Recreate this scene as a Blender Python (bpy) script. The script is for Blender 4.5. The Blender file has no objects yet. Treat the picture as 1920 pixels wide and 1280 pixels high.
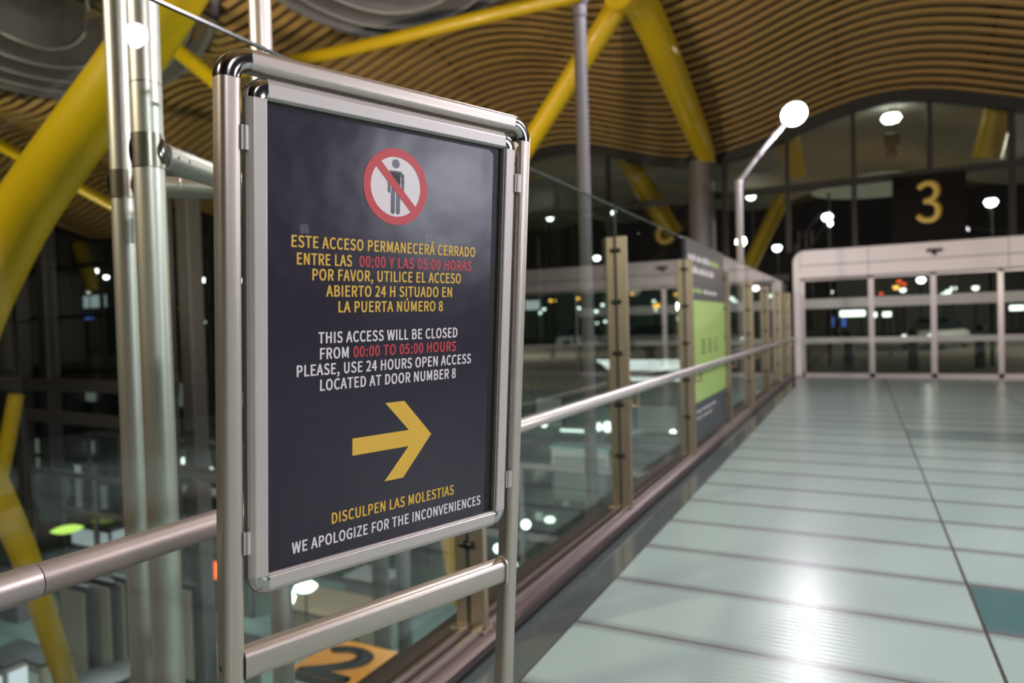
import bpy, bmesh, math, random
from mathutils import Vector, Matrix
random.seed(7)
S = bpy.context.scene
COL = S.collection
PI = math.pi

# ------------------------------------------------------------------ camera
F_PX = 1280.0
CAM = Vector((0, 0, 1.6))
R_RIGHT = Vector((0.89071307, 0.45365153, -0.02881874))
R_UP = Vector((0.01603284, 0.03200609, 0.99935907))
R_FWD = Vector((-0.45428315, 0.89060423, -0.02123492))
cd = bpy.data.cameras.new('camera')
cam = bpy.data.objects.new('camera', cd)
COL.objects.link(cam)
m = Matrix.Identity(4)
for i in range(3):
    m[i][0] = R_RIGHT[i]; m[i][1] = R_UP[i]; m[i][2] = -R_FWD[i]; m[i][3] = CAM[i]
cam.matrix_world = m
cd.sensor_width = 36; cd.lens = 24; cd.clip_start = 0.05; cd.clip_end = 400
cd.dof.use_dof = True; cd.dof.focus_distance = 1.36; cd.dof.aperture_fstop = 2.4
S.camera = cam

# ------------------------------------------------------------------ world, exposure, large lights
w = bpy.data.worlds.new('night_sky'); S.world = w; w.use_nodes = True
w.node_tree.nodes['Background'].inputs[0].default_value = (0.62, 0.55, 0.50, 1)
w.node_tree.nodes['Background'].inputs[1].default_value = 0.012
S.view_settings.view_transform = 'Standard'; S.view_settings.look = 'None'
S.view_settings.exposure = 0.0; S.view_settings.gamma = 1; S.view_settings.use_curve_mapping = False
S.cycles.use_denoising = True
S.cycles.max_bounces = 12; S.cycles.transparent_max_bounces = 24; S.cycles.glossy_bounces = 5
S.cycles.diffuse_bounces = 3; S.cycles.sample_clamp_indirect = 3.0; S.cycles.sample_clamp_direct = 0
S.cycles.caustics_reflective = False; S.cycles.caustics_refractive = False

def area(name, loc, target, size, power, col=(1, 1, 1), size_y=None, spread=None):
    l = bpy.data.lights.new(name, 'AREA'); l.energy = power; l.color = col
    l.shape = 'RECTANGLE'; l.size = size; l.size_y = size_y or size
    if spread: l.spread = spread
    o = bpy.data.objects.new(name, l); COL.objects.link(o); o.location = loc
    o.rotation_euler = (Vector(target) - Vector(loc)).to_track_quat('-Z', 'Y').to_euler()
    return o
def lamp(name, loc, target, power, col=(1, 1, 1), angle=150, radius=0.15, blend=0.5):
    l = bpy.data.lights.new(name, 'SPOT'); l.energy = power; l.color = col; l.spot_size = math.radians(angle); l.spot_blend = blend; l.shadow_soft_size = radius
    o = bpy.data.objects.new(name, l); COL.objects.link(o); o.location = loc
    o.rotation_euler = (Vector(target) - Vector(loc)).to_track_quat('-Z', 'Y').to_euler()
    return o
# fill spots added out of view for stand, floor and poster glare
lamp('added_fill', (8.5, -3.0, 6.0), (0.4, 4.0, 0.4), 1700, (1.0, 0.94, 0.95), radius=0.3)
lamp('added_fill', (7.05, 3.6, 2.45), (-0.8, 1.2, 1.7), 330, (0.86, 0.88, 1.0), radius=0.6)
lamp('added_fill', (-6.5, -3.5, 6.5), (-2.2, 2.0, 2.0), 2600, (1.0, 0.84, 0.62), radius=0.3)
# roof uplighters
lamp('roof_uplight', (-8.0, 6.0, 2.4), (-9.0, 14.0, 9.0), 1450, (1.0, 0.84, 0.58), radius=0.3)
lamp('roof_uplight', (6.0, 9.0, 3.2), (1.5, 17.0, 8.2), 430, (1.0, 0.84, 0.58), radius=0.3)
lamp('roof_uplight', (-21.0, 8.0, 1.0), (-21.0, 15.0, 9.0), 1500, (1.0, 0.84, 0.58), radius=0.3)
# lower concourse ceiling lights
area('concourse_luminaire', (-7.5, 13.0, -0.4), (-7.5, 15.0, -7.0), 4.0, 680, (0.93, 1.0, 0.96))
area('concourse_luminaire', (-18.0, 12.0, -0.4), (-18.0, 13.0, -7.0), 4.0, 640, (0.9, 1.0, 0.98))
area('concourse_luminaire', (-5.0, 3.0, -1.6), (-6.0, 5.0, -7.0), 2.5, 28, (1.0, 0.97, 0.92))

# ------------------------------------------------------------------ pixel rays -> world points on known planes
def ray(px, py):
    return R_RIGHT * ((px - 960) / F_PX) + R_UP * ((640 - py) / F_PX) + R_FWD
def at_x(px, py, X): r = ray(px, py); return CAM + r * ((X - CAM.x) / r.x)
def at_y(px, py, Y): r = ray(px, py); return CAM + r * ((Y - CAM.y) / r.y)
def at_z(px, py, Z): r = ray(px, py); return CAM + r * ((Z - CAM.z) / r.z)
def at_d(px, py, d): return CAM + ray(px, py) * d

# ------------------------------------------------------------------ materials
def mat(name, col, rough=0.5, metal=0.0, emit=None, estr=0.0, noise=0.0, nscale=8.0, bump=0.0, bscale=30.0, spec=0.5, coat=0.0, stretch=None):
    M = bpy.data.materials.new(name); M.use_nodes = True
    nt = M.node_tree; b = nt.nodes['Principled BSDF']
    b.inputs['Base Color'].default_value = (*col, 1)
    b.inputs['Roughness'].default_value = rough; b.inputs['Metallic'].default_value = metal
    b.inputs['Specular IOR Level'].default_value = spec
    b.inputs['Coat Weight'].default_value = coat
    if emit:
        b.inputs['Emission Color'].default_value = (*emit, 1); b.inputs['Emission Strength'].default_value = estr
    if noise or bump:
        tc = nt.nodes.new('ShaderNodeTexCoord'); src = tc.outputs['Object']
        if stretch:
            mp = nt.nodes.new('ShaderNodeMapping'); mp.inputs['Scale'].default_value = stretch
            nt.links.new(src, mp.inputs[0]); src = mp.outputs[0]
    if noise:
        n = nt.nodes.new('ShaderNodeTexNoise'); n.inputs['Scale'].default_value = nscale; n.inputs['Detail'].default_value = 5
        nt.links.new(src, n.inputs['Vector'])
        mx = nt.nodes.new('ShaderNodeMix'); mx.data_type = 'RGBA'
        mx.inputs[6].default_value = tuple(c * (1 - noise) for c in col) + (1,)
        mx.inputs[7].default_value = tuple(min(1, c * (1 + noise)) for c in col) + (1,)
        nt.links.new(n.outputs['Fac'], mx.inputs[0]); nt.links.new(mx.outputs[2], b.inputs['Base Color'])
    if bump:
        n2 = nt.nodes.new('ShaderNodeTexNoise'); n2.inputs['Scale'].default_value = bscale; n2.inputs['Detail'].default_value = 3
        nt.links.new(src, n2.inputs['Vector'])
        bp = nt.nodes.new('ShaderNodeBump'); bp.inputs['Strength'].default_value = bump; bp.inputs['Distance'].default_value = 0.01
        nt.links.new(n2.outputs['Fac'], bp.inputs['Height']); nt.links.new(bp.outputs[0], b.inputs['Normal'])
    return M

def glass(name, tint, ior=1.5, gloss=1.0, rough=0.0):
    """clear sheet glass: light passes straight through, tinted, with a Fresnel reflection"""
    M = bpy.data.materials.new(name); M.use_nodes = True
    nt = M.node_tree; nt.nodes.clear()
    out = nt.nodes.new('ShaderNodeOutputMaterial'); mix = nt.nodes.new('ShaderNodeMixShader')
    tr = nt.nodes.new('ShaderNodeBsdfTransparent'); tr.inputs[0].default_value = (*tint, 1)
    gl = nt.nodes.new('ShaderNodeBsdfGlossy'); gl.inputs['Color'].default_value = (gloss, gloss, gloss, 1); gl.inputs['Roughness'].default_value = rough
    ge = nt.nodes.new('ShaderNodeNewGeometry')
    mi = nt.nodes.new('ShaderNodeMix'); mi.data_type = 'FLOAT'
    mi.inputs[2].default_value = ior; mi.inputs[3].default_value = 1 / ior
    nt.links.new(ge.outputs['Backfacing'], mi.inputs[0])
    fr = nt.nodes.new('ShaderNodeFresnel'); nt.links.new(mi.outputs[0], fr.inputs['IOR'])
    nt.links.new(fr.outputs[0], mix.inputs[0]); nt.links.new(tr.outputs[0], mix.inputs[1]); nt.links.new(gl.outputs[0], mix.inputs[2])
    nt.links.new(mix.outputs[0], out.inputs[0])
    return M

def lamp_mat(name, col, strength):
    M = bpy.data.materials.new(name); M.use_nodes = True
    nt = M.node_tree; nt.nodes.clear()
    out = nt.nodes.new('ShaderNodeOutputMaterial'); e = nt.nodes.new('ShaderNodeEmission')
    e.inputs[0].default_value = (*col, 1); e.inputs[1].default_value = strength
    nt.links.new(e.outputs[0], out.inputs[0])
    return M

def floor_mat():
    M = bpy.data.materials.new('glass_floor_panels'); M.use_nodes = True
    nt = M.node_tree; N = nt.nodes; L = nt.links; b = N['Principled BSDF']
    tc = N.new('ShaderNodeTexCoord'); sx = N.new('ShaderNodeSeparateXYZ'); L.new(tc.outputs['Object'], sx.inputs[0])
    def math_(op, a, bv=None, c=None):
        n = N.new('ShaderNodeMath'); n.operation = op
        for i, v in enumerate((a, bv, c)):
            if v is None: continue
            if isinstance(v, (int, float)): n.inputs[i].default_value = v
            else: L.new(v, n.inputs[i])
        return n.outputs[0]
    X, Y = sx.outputs[0], sx.outputs[1]
    # lateral joints every 0.69 m, longitudinal joints every 1.94 m
    ty = math_('DIVIDE', math_('SUBTRACT', Y, 4.09 - 0.69 * 12), 0.69)
    fy = math_('ABSOLUTE', math_('SUBTRACT', math_('FRACT', ty), 0.5))
    tx = math_('DIVIDE', math_('SUBTRACT', X, 0.54 - 1.94), 1.94)
    fx = math_('ABSOLUTE', math_('SUBTRACT', math_('FRACT', tx), 0.5))
    jy = math_('GREATER_THAN', fy, 0.5 - 0.0085); jx = math_('GREATER_THAN', fx, 0.5 - 0.0042)
    joint = math_('MAXIMUM', jy, jx)
    # soft darker band beside the lateral joints
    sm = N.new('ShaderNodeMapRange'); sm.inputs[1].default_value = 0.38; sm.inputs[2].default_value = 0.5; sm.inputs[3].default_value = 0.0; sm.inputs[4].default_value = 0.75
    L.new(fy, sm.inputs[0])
    # cell id -> tone of each pane, a few panes are much darker
    cx = math_('FLOOR', tx); cy = math_('FLOOR', ty)
    comb = N.new('ShaderNodeCombineXYZ'); L.new(cx, comb.inputs[0]); L.new(cy, comb.inputs[1])
    wn = N.new('ShaderNodeTexWhiteNoise'); wn.noise_dimensions = '3D'; L.new(comb.outputs[0], wn.inputs[0])
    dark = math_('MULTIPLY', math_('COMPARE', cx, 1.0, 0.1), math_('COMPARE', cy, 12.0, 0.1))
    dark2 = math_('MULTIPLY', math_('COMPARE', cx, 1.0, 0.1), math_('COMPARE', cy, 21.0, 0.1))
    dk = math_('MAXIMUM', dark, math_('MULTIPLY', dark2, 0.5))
    ca = N.new('ShaderNodeMix'); ca.data_type = 'RGBA'; ca.inputs[6].default_value = (0.285, 0.378, 0.362, 1); ca.inputs[7].default_value = (0.32, 0.413, 0.397, 1)
    L.new(wn.outputs[0], ca.inputs[0])
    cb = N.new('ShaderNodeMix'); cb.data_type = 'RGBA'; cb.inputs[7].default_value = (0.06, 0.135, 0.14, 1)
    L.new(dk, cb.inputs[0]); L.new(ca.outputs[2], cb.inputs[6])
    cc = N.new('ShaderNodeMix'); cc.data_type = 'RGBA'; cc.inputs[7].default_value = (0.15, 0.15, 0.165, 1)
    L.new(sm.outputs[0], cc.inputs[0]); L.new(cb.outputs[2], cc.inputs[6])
    ce = N.new('ShaderNodeMix'); ce.data_type = 'RGBA'; ce.inputs[7].default_value = (0.055, 0.048, 0.048, 1)
    L.new(joint, ce.inputs[0]); L.new(cc.outputs[2], ce.inputs[6]); L.new(ce.outputs[2], b.inputs['Base Color'])
    b.inputs['Roughness'].default_value = 0.25; b.inputs['Specular IOR Level'].default_value = 0.36
    # fine anti-slip ribs across the walkway
    wv = math_('SINE', math_('MULTIPLY', Y, 2 * PI / 0.046))
    bp = N.new('ShaderNodeBump'); bp.inputs['Strength'].default_value = 0.15; bp.inputs['Distance'].default_value = 0.003
    L.new(wv, bp.inputs['Height']); L.new(bp.outputs[0], b.inputs['Normal'])
    return M

def wood_mat():
    M = bpy.data.materials.new('bamboo_slats'); M.use_nodes = True
    nt = M.node_tree; N = nt.nodes; L = nt.links; b = N['Principled BSDF']
    tc = N.new('ShaderNodeTexCoord'); mp = N.new('ShaderNodeMapping'); mp.inputs['Scale'].default_value = (0.35, 3.4, 1)
    L.new(tc.outputs['Object'], mp.inputs[0])
    n = N.new('ShaderNodeTexNoise'); n.inputs['Scale'].default_value = 1.6; n.inputs['Detail'].default_value = 4; L.new(mp.outputs[0], n.inputs[0])
    mx = N.new('ShaderNodeMix'); mx.data_type = 'RGBA'; mx.inputs[6].default_value = (0.38, 0.225, 0.07, 1); mx.inputs[7].default_value = (0.52, 0.33, 0.12, 1)
    L.new(n.outputs['Fac'], mx.inputs[0]); L.new(mx.outputs[2], b.inputs['Base Color'])
    b.inputs['Roughness'].default_value = 0.55
    return M

MT = {}
MT['floor'] = floor_mat()
MT['wood'] = wood_mat()
MT['void'] = mat('roof_void', (0.15, 0.10, 0.05), 0.9, noise=0.3, nscale=2)
MT['strip'] = mat('edge_glass_strip', (0.09, 0.11, 0.11), 0.12, noise=0.15, nscale=3, bump=0.05, bscale=20)
MT['bronze'] = mat('bronze_anodised', (0.20, 0.155, 0.155), 0.36, 0.8, noise=0.12, nscale=14, stretch=(4, 0.2, 4))
MT['brass'] = mat('satin_brass_fin', (0.39, 0.325, 0.245), 0.4, 0.75, noise=0.08, nscale=10, stretch=(8, 8, 0.4))
MT['rail'] = mat('brushed_rail', (0.66, 0.62, 0.63), 0.36, 0.8, noise=0.06, nscale=20, stretch=(1, 0.1, 1))
MT['rail_shaded'] = mat('shaded_rail', (0.30, 0.25, 0.23), 0.5, 0.7, noise=0.1, nscale=25, stretch=(1, 0.08, 1))  # rail metal darkened in its colour for the shade by the poster stand
MT['alu'] = mat('satin_aluminium', (0.56, 0.50, 0.45), 0.39, 0.92, noise=0.04, nscale=30, stretch=(1, 1, 0.1), bump=0.01, bscale=200)
MT['alu_frame'] = mat('frame_aluminium', (0.54, 0.505, 0.49), 0.42, 0.4, noise=0.05, nscale=12)
MT['mast'] = mat('brushed_steel_tube', (0.70, 0.635, 0.585), 0.42, 0.9, noise=0.04, nscale=20, stretch=(1, 1, 0.05))
MT['mast_dark'] = mat('steel_collar', (0.42, 0.37, 0.31), 0.30, 0.9, noise=0.06, nscale=30)
MT['chrome'] = mat('polished_chrome', (0.50, 0.48, 0.47), 0.14, 1.0, noise=0.03, nscale=10)
MT['black'] = mat('black_plastic', (0.012, 0.012, 0.012), 0.45, noise=0.2)
MT['hole'] = mat('dark_hole', (0.006, 0.006, 0.006), 0.8, noise=0.1)
MT['poster'] = mat('dark_poster_sheet', (0.016, 0.0105, 0.025), 0.27, noise=0.10, nscale=60, bump=0.45, bscale=4.0, spec=0.6)
MT['p_yellow'] = mat('print_yellow', (0.70, 0.44, 0.055), 0.4, noise=0.04, nscale=30)
MT['p_white'] = mat('print_white', (0.72, 0.68, 0.70), 0.4, noise=0.03, nscale=30)
MT['p_red'] = mat('print_red', (0.52, 0.052, 0.062), 0.4, noise=0.05, nscale=20)
MT['tape'] = mat('clear_tape', (0.10, 0.095, 0.11), 0.25, noise=0.2, nscale=80)
MT['yellow'] = mat('yellow_steel_paint', (0.54, 0.365, 0.004), 0.36, 0.0, noise=0.06, nscale=2.5, coat=0.1)
MT['greysteel'] = mat('grey_steel_paint', (0.115, 0.108, 0.113), 0.5, 0.2, noise=0.1, nscale=4)
MT['lamp_paint_lit'] = mat('lit_lilac_grey_paint', (0.30, 0.285, 0.31), 0.5, 0.1, noise=0.05, nscale=4)  # lighter copy of the lamp post paint, as lit by its lamp
MT['lamp_paint_shaded'] = mat('shaded_lilac_grey_paint', (0.125, 0.118, 0.128), 0.6, 0.1, noise=0.05, nscale=4)  # same lamp post paint, colour darkened for the post out of the light
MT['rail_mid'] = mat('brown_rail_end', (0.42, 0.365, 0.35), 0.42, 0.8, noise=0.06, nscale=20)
MT['darkcol'] = mat('dark_column_paint', (0.115, 0.10, 0.10), 0.5, 0.2, noise=0.12, nscale=3)
MT['mullion'] = mat('facade_mullion', (0.009, 0.009, 0.009), 0.6, 0.1, noise=0.15)
MT['white'] = mat('white_lacquer_panel', (0.84, 0.775, 0.825), 0.35, 0.0, noise=0.03, nscale=2)
MT['seam'] = mat('panel_seam', (0.22, 0.21, 0.22), 0.6, noise=0.1)
MT['doorframe'] = mat('door_frame_aluminium', (0.62, 0.57, 0.60), 0.35, 0.6, noise=0.05)
MT['frost'] = mat('frosted_band', (0.42, 0.42, 0.42), 0.5, noise=0.05, nscale=30)
MT['baffle'] = mat('grey_baffle_sheet', (0.23, 0.23, 0.245), 0.55, 0.1, noise=0.12, nscale=1.5)
MT['baffle_edge'] = mat('pale_baffle_edge', (0.36, 0.35, 0.355), 0.45, 0.3, noise=0.06)
MT['soffit'] = mat('soffit_board', (0.24, 0.235, 0.19), 0.7, noise=0.15, nscale=1.0)
MT['asphalt'] = mat('asphalt', (0.15, 0.13, 0.10), 0.8, noise=0.3, nscale=3)
MT['tile'] = mat('concourse_tile', (0.15, 0.20, 0.19), 0.2, noise=0.15, nscale=0.8)
MT['teal'] = mat('teal_partition', (0.16, 0.26, 0.25), 0.3, noise=0.3, nscale=0.6)
MT['slab'] = mat('slab_edge', (0.20, 0.20, 0.195), 0.5, noise=0.15, nscale=1)
MT['lime'] = mat('lime_print', (0.40, 0.58, 0.17), 0.4, noise=0.03, nscale=4)
MT['charcoal'] = mat('charcoal_print', (0.062, 0.055, 0.064), 0.35, noise=0.06, nscale=4)
MT['slate'] = mat('slate_print', (0.045, 0.055, 0.07), 0.35, noise=0.06, nscale=4)
MT['orange'] = mat('orange_sign_face', (0.80, 0.33, 0.03), 0.4, noise=0.05)
MT['numeral'] = mat('numeral_gold', (0.50, 0.34, 0.07), 0.5, emit=(0.55, 0.38, 0.08), estr=0.12, noise=0.12, nscale=60)
MT['banner'] = mat('banner_black', (0.007, 0.006, 0.006), 0.7, noise=0.1, spec=0.1)
MT['beige'] = mat('beige_laminate', (0.45, 0.42, 0.34), 0.4, noise=0.1, nscale=1)
MT['brown'] = mat('brown_laminate', (0.20, 0.145, 0.10), 0.4, noise=0.15, nscale=2)
MT['red'] = mat('red_enamel', (0.5, 0.06, 0.04), 0.4, noise=0.1)
MT['carwhite'] = mat('white_car_paint', (0.55, 0.57, 0.57), 0.2, noise=0.03, coat=0.5)
MT['carglass'] = mat('dark_window', (0.02, 0.025, 0.03), 0.1, noise=0.1)
MT['g_bal'] = glass('balustrade_glass', (0.90, 0.955, 0.935), 1.5)
MT['g_edge'] = mat('glass_edge', (0.06, 0.07, 0.075), 0.2, noise=0.1)
MT['g_door'] = glass('door_glass', (0.72, 0.74, 0.71), 1.5)
MT['g_fac'] = glass('facade_glass', (0.62, 0.64, 0.60), 1.85)
MT['l_white'] = lamp_mat('lamp_white', (1.0, 0.97, 0.95), 90)
MT['l_pole'] = lamp_mat('pole_lamp_lens', (1.0, 0.95, 0.98), 60)
MT['l_street'] = lamp_mat('street_lamp_lens', (0.97, 1.0, 0.97), 14)
MT['l_far'] = lamp_mat('far_lamp_white', (0.85, 1.0, 0.92), 5)
MT['l_amber'] = lamp_mat('far_lamp_amber', (1.0, 0.50, 0.08), 4)
MT['l_red'] = lamp_mat('far_lamp_red', (1.0, 0.12, 0.03), 2.5)
MT['l_soft'] = lamp_mat('lit_canopy_white', (0.75, 0.86, 0.95), 0.55)
MT['l_blue'] = lamp_mat('lit_blue_panel', (0.12, 0.25, 0.9), 0.9)
MT['l_lime'] = lamp_mat('lit_lime_strip', (0.62, 0.9, 0.16), 1.2)
MT['l_screen'] = lamp_mat('lit_white_panel', (0.86, 0.92, 1.0), 0.8)
MT['l_tube'] = lamp_mat('tube_light', (0.85, 1.0, 0.97), 3.0)
MT['l_room'] = lamp_mat('lit_room_panel', (0.62, 0.70, 0.62), 0.28)

# ------------------------------------------------------------------ mesh builder
class MB:
    def __init__(s): s.v = []; s.f = []; s.m = []
    def add(s, vs, fs, mi=0):
        o = len(s.v); s.v += [tuple(p) for p in vs]
        for f in fs: s.f.append(tuple(o + i for i in f)); s.m.append(mi)
    def box(s, a, b, mi=0):
        x0, y0, z0 = (min(a[i], b[i]) for i in range(3)); x1, y1, z1 = (max(a[i], b[i]) for i in range(3))
        s.add([(x0,y0,z0),(x1,y0,z0),(x1,y1,z0),(x0,y1,z0),(x0,y0,z1),(x1,y0,z1),(x1,y1,z1),(x0,y1,z1)],
              [(0,3,2,1),(4,5,6,7),(0,1,5,4),(1,2,6,5),(2,3,7,6),(3,0,4,7)], mi)
        return s
    def sweep(s, pts, prof, up=(0, 0, 1), mi=0, scales=None, caps=True):
        """prof: list of (a,b) in the frame (side, up') carried along pts"""
        pts = [Vector(p) for p in pts]; up = Vector(up); n = len(prof); rings = []
        for i, p in enumerate(pts):
            t = (pts[min(i + 1, len(pts) - 1)] - pts[max(i - 1, 0)]).normalized()
            side = t.cross(up)
            if side.length < 1e-4: side = t.cross(Vector((1, 0, 0)))
            side.normalize(); u2 = side.cross(t).normalized(); sc = scales[i] if scales else 1.0
            rings.append([p + side * (a * sc) + u2 * (b * sc) for a, b in prof])
        vs = [q for r in rings for q in r]; fs = []
        for i in range(len(pts) - 1):
            for k in range(n):
                k2 = (k + 1) % n; fs.append((i*n+k, i*n+k2, (i+1)*n+k2, (i+1)*n+k))
        if caps: fs.append(tuple(range(n - 1, -1, -1))); fs.append(tuple((len(pts)-1)*n + k for k in range(n)))
        s.add(vs, fs, mi); return s
    def tube(s, pts, r, n=16, mi=0, up=(0, 0, 1), radii=None):
        return s.sweep(pts, [(math.cos(2*PI*k/n) * r, math.sin(2*PI*k/n) * r) for k in range(n)], up, mi, [q / r for q in radii] if radii else None)
    def lathe(s, c, prof, n=24, mi=0, axis=(0, 0, 1)):
        ax = Vector(axis).normalized(); q = Vector((0, 0, 1)).rotation_difference(ax); c = Vector(c); vs = []; fs = []
        for r, z in prof:
            for k in range(n):
                vs.append(c + q @ Vector((max(r, 1e-4) * math.cos(2*PI*k/n), max(r, 1e-4) * math.sin(2*PI*k/n), z)))
        for i in range(len(prof) - 1):
            for k in range(n):
                k2 = (k + 1) % n; fs.append((i*n+k, i*n+k2, (i+1)*n+k2, (i+1)*n+k))
        s.add(vs, fs, mi); return s
    def build(s, name, mats, parent=None, smooth=False, bevel=0.0, segs=2):
        me = bpy.data.meshes.new(name); me.from_pydata(s.v, [], s.f)
        if not isinstance(mats, (list, tuple)): mats = [mats]
        for x in mats: me.materials.append(MT[x] if isinstance(x, str) else x)
        for p, i in zip(me.polygons, s.m): p.material_index = i
        bm = bmesh.new(); bm.from_mesh(me); bmesh.ops.recalc_face_normals(bm, faces=bm.faces); bm.to_mesh(me); bm.free()
        if smooth:
            for p in me.polygons: p.use_smooth = True
        me.update()
        o = bpy.data.objects.new(name, me); COL.objects.link(o)
        if smooth:
            try: me.set_sharp_from_angle(angle=math.radians(42))
            except Exception: pass
        if bevel:
            md = o.modifiers.new('b', 'BEVEL'); md.width = bevel; md.segments = segs; md.limit_method = 'ANGLE'; md.angle_limit = math.radians(40)
        if parent: o.parent = parent
        return o

def tag(o, label=None, cat=None, group=None, kind=None):
    if label: o['label'] = label
    if cat: o['category'] = cat
    if group: o['group'] = group
    if kind: o['kind'] = kind
    return o
def thing(name, label, cat, loc=(0, 0, 0), group=None):
    o = bpy.data.objects.new(name, None); COL.objects.link(o); o.location = loc; o.empty_display_size = 0.2
    return tag(o, label, cat, group, 'thing')
def struct(o): o['kind'] = 'structure'; return o
def copy_tree(o, parent=None):
    c = o.copy(); COL.objects.link(c)
    if parent: c.parent = parent
    for ch in list(o.children): copy_tree(ch, c)
    return c
def loc_mb(root_loc):
    """meshes are written in world space and shifted under an Empty"""
    return Vector(root_loc)
def shift(mb, d):
    d = Vector(d); mb.v = [tuple(Vector(p) - d) for p in mb.v]; return mb

CAPH = 0.73
def load_sans():
    import os
    try:
        p_ = os.path.join(bpy.utils.system_resource('DATAFILES', path='fonts'), 'Noto Sans CJK Regular.woff2')
        return bpy.data.fonts.load(p_)
    except Exception:
        return None
SANS = load_sans()
def text_polys(body, x0, x1, cap_top, cap_h, weight=0.0):
    """filled outline of a line of lettering, fitted to a width and a cap height; 2-D verts + faces"""
    c = bpy.data.curves.new('lettering', 'FONT'); c.body = body; c.resolution_u = 4; c.space_character = 1.05; c.offset = weight; c.fill_mode = 'FRONT'
    if SANS: c.font = SANS
    o = bpy.data.objects.new('lettering', c); COL.objects.link(o)
    bpy.context.view_layer.update()
    dg = bpy.context.evaluated_depsgraph_get(); me = o.evaluated_get(dg).to_mesh()
    vs = [(v.co.x, v.co.y) for v in me.vertices]; fs = [tuple(p.vertices) for p in me.polygons]
    o.evaluated_get(dg).to_mesh_clear(); bpy.data.objects.remove(o); bpy.data.curves.remove(c)
    mnx = min(v[0] for v in vs); mxx = max(v[0] for v in vs)
    sx = (x1 - x0) / (mxx - mnx); sy = cap_h / CAPH
    return [(x0 + (x - mnx) * sx, cap_top - cap_h + y * sy) for x, y in vs], fs
def cap_height():
    v, f = text_polys('H', 0, 1, CAPH, CAPH); return max(q[1] for q in v) - min(q[1] for q in v)
CAPH = cap_height()
print('CAPH', CAPH)

# ------------------------------------------------------------------ roof shape
def rise(d):
    d = max(d, -10.0)
    return 0.38 * d - 0.0145 * d * d if d < 13.1 else 2.49
def zc(X, Y): return 6.8 + rise(20.4 - Y) - 0.5 * math.cos(2 * PI * (X + 3.9) / 9.3)

# ================================================================== STRUCTURE
WALK_R = 8.3
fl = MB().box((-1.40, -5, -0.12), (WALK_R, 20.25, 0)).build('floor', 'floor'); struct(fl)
st = MB().box((-1.66, -5, -0.12), (-1.404, 20.25, -0.004)).build('trim_1', 'strip'); struct(st)
beam = MB().box((-1.96, -5, -0.75), (-1.70, 20.25, -0.02)).build('trim_2', 'greysteel'); struct(beam)

# ceiling: backing sheet + bamboo slats that follow the wave
XS = [-50 + 0.45 * i for i in range(145)]
cb = MB()
YS = [-6 + 0.66 * i for i in range(41)]
vs = [(x, y, zc(x, y) + 0.22) for y in YS for x in XS]; n = len(XS)
fs = [(j*n+i, j*n+i+1, (j+1)*n+i+1, (j+1)*n+i) for j in range(len(YS)-1) for i in range(n-1)]
cb.add(vs, fs)
ceil = cb.build('ceiling', 'void', smooth=True); struct(ceil)
sl = MB(); y = -5.9
_c = at_z(40, 25, 8.3); _d = at_z(690, -178, 8.6)
SKY = [(_c.x - 0.72, _c.y + 0.35, 6.2, 3.7, math.atan2(0.44, -0.9)), (_d.x, _d.y, 4.9, 3.2, math.atan2(0.8, -0.62))]
def in_sky(x, y_):
    for cx, cy, a_, b_, ang in SKY:
        dx, dy = x - cx, y_ - cy; p_ = dx * math.cos(ang) + dy * math.sin(ang); q_ = -dx * math.sin(ang) + dy * math.cos(ang)
        if (p_ / a_) ** 2 + (q_ / b_) ** 2 < 1: return True
    return False
while y < 20.3:
    run = []
    def flush(run):
        if len(run) > 1:
            sl.sweep([(x, y, zc(x, y)) for x in run], [(-0.088, 0.0), (0.088, 0.0), (0.088, 0.035), (-0.088, 0.035)])
    for x in XS:
        if in_sky(x, y): flush(run); run = []
        else: run.append(x)
    flush(run)
    y += 0.29
slats = sl.build('slats', 'wood', ceil)
hg = MB()
for x in [-50 + 3.1 * i for i in range(21)]:
    hg.sweep([(x, yy, zc(x, yy) + 0.06) for yy in YS if yy < 20.3], [(-0.03, 0), (0.03, 0), (0.03, 0.05), (-0.03, 0.05)])
hg.build('slat_hangers', 'mullion', ceil)

# glazed facade at Y = 20.4, bay by bay between the mullions
FY = 20.4
mull_x = [-46, -41.5, -37, -32.5, -28.8, -25.1, -21.4, -17.7, -14.0, -10.4, -6.9, -3.4, -1.72, -0.08, 1.65, 3.35, 5.1, 8.3]
arch = MB(); arch.sweep([(x, FY - 0.05, zc(x, FY) - 0.05) for x in XS if x < 11], [(-0.12, -0.16), (0.12, -0.16), (0.12, 0.2), (-0.12, 0.2)])
struct(arch.build('trim_3', 'mullion'))
for i in range(len(mull_x) - 1):
    x0, x1 = mull_x[i], mull_x[i + 1]
    zb = -7.0 if x1 <= -1.7 else 3.44
    pane = MB(); xs = [x0 + (x1 - x0) * k / 6 for k in range(7)]
    vs = [(x, FY + 0.04, zb) for x in xs] + [(x, FY + 0.04, zc(x, FY) - 0.1) for x in xs]
    pane.add(vs, [(k, k+1, 8+k, 7+k) for k in range(6)])
    wo = struct(pane.build('window_%d' % (i + 1), 'g_fac'))
    fr = MB()
    wdt = 0.06
    for z in ([5.2] if zb > 0 else [5.2, 2.75, 0.05, -2.2, -4.4]):
        fr.box((x0, FY - 0.09, z - 0.09), (x1, FY + 0.07, z + 0.09))
    for x in (x0,):
        fr.box((x - wdt, FY - 0.10, zb), (x + wdt, FY + 0.08, zc(x, FY) - 0.05))
    fr.build('window_frame', 'mullion', wo)

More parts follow.
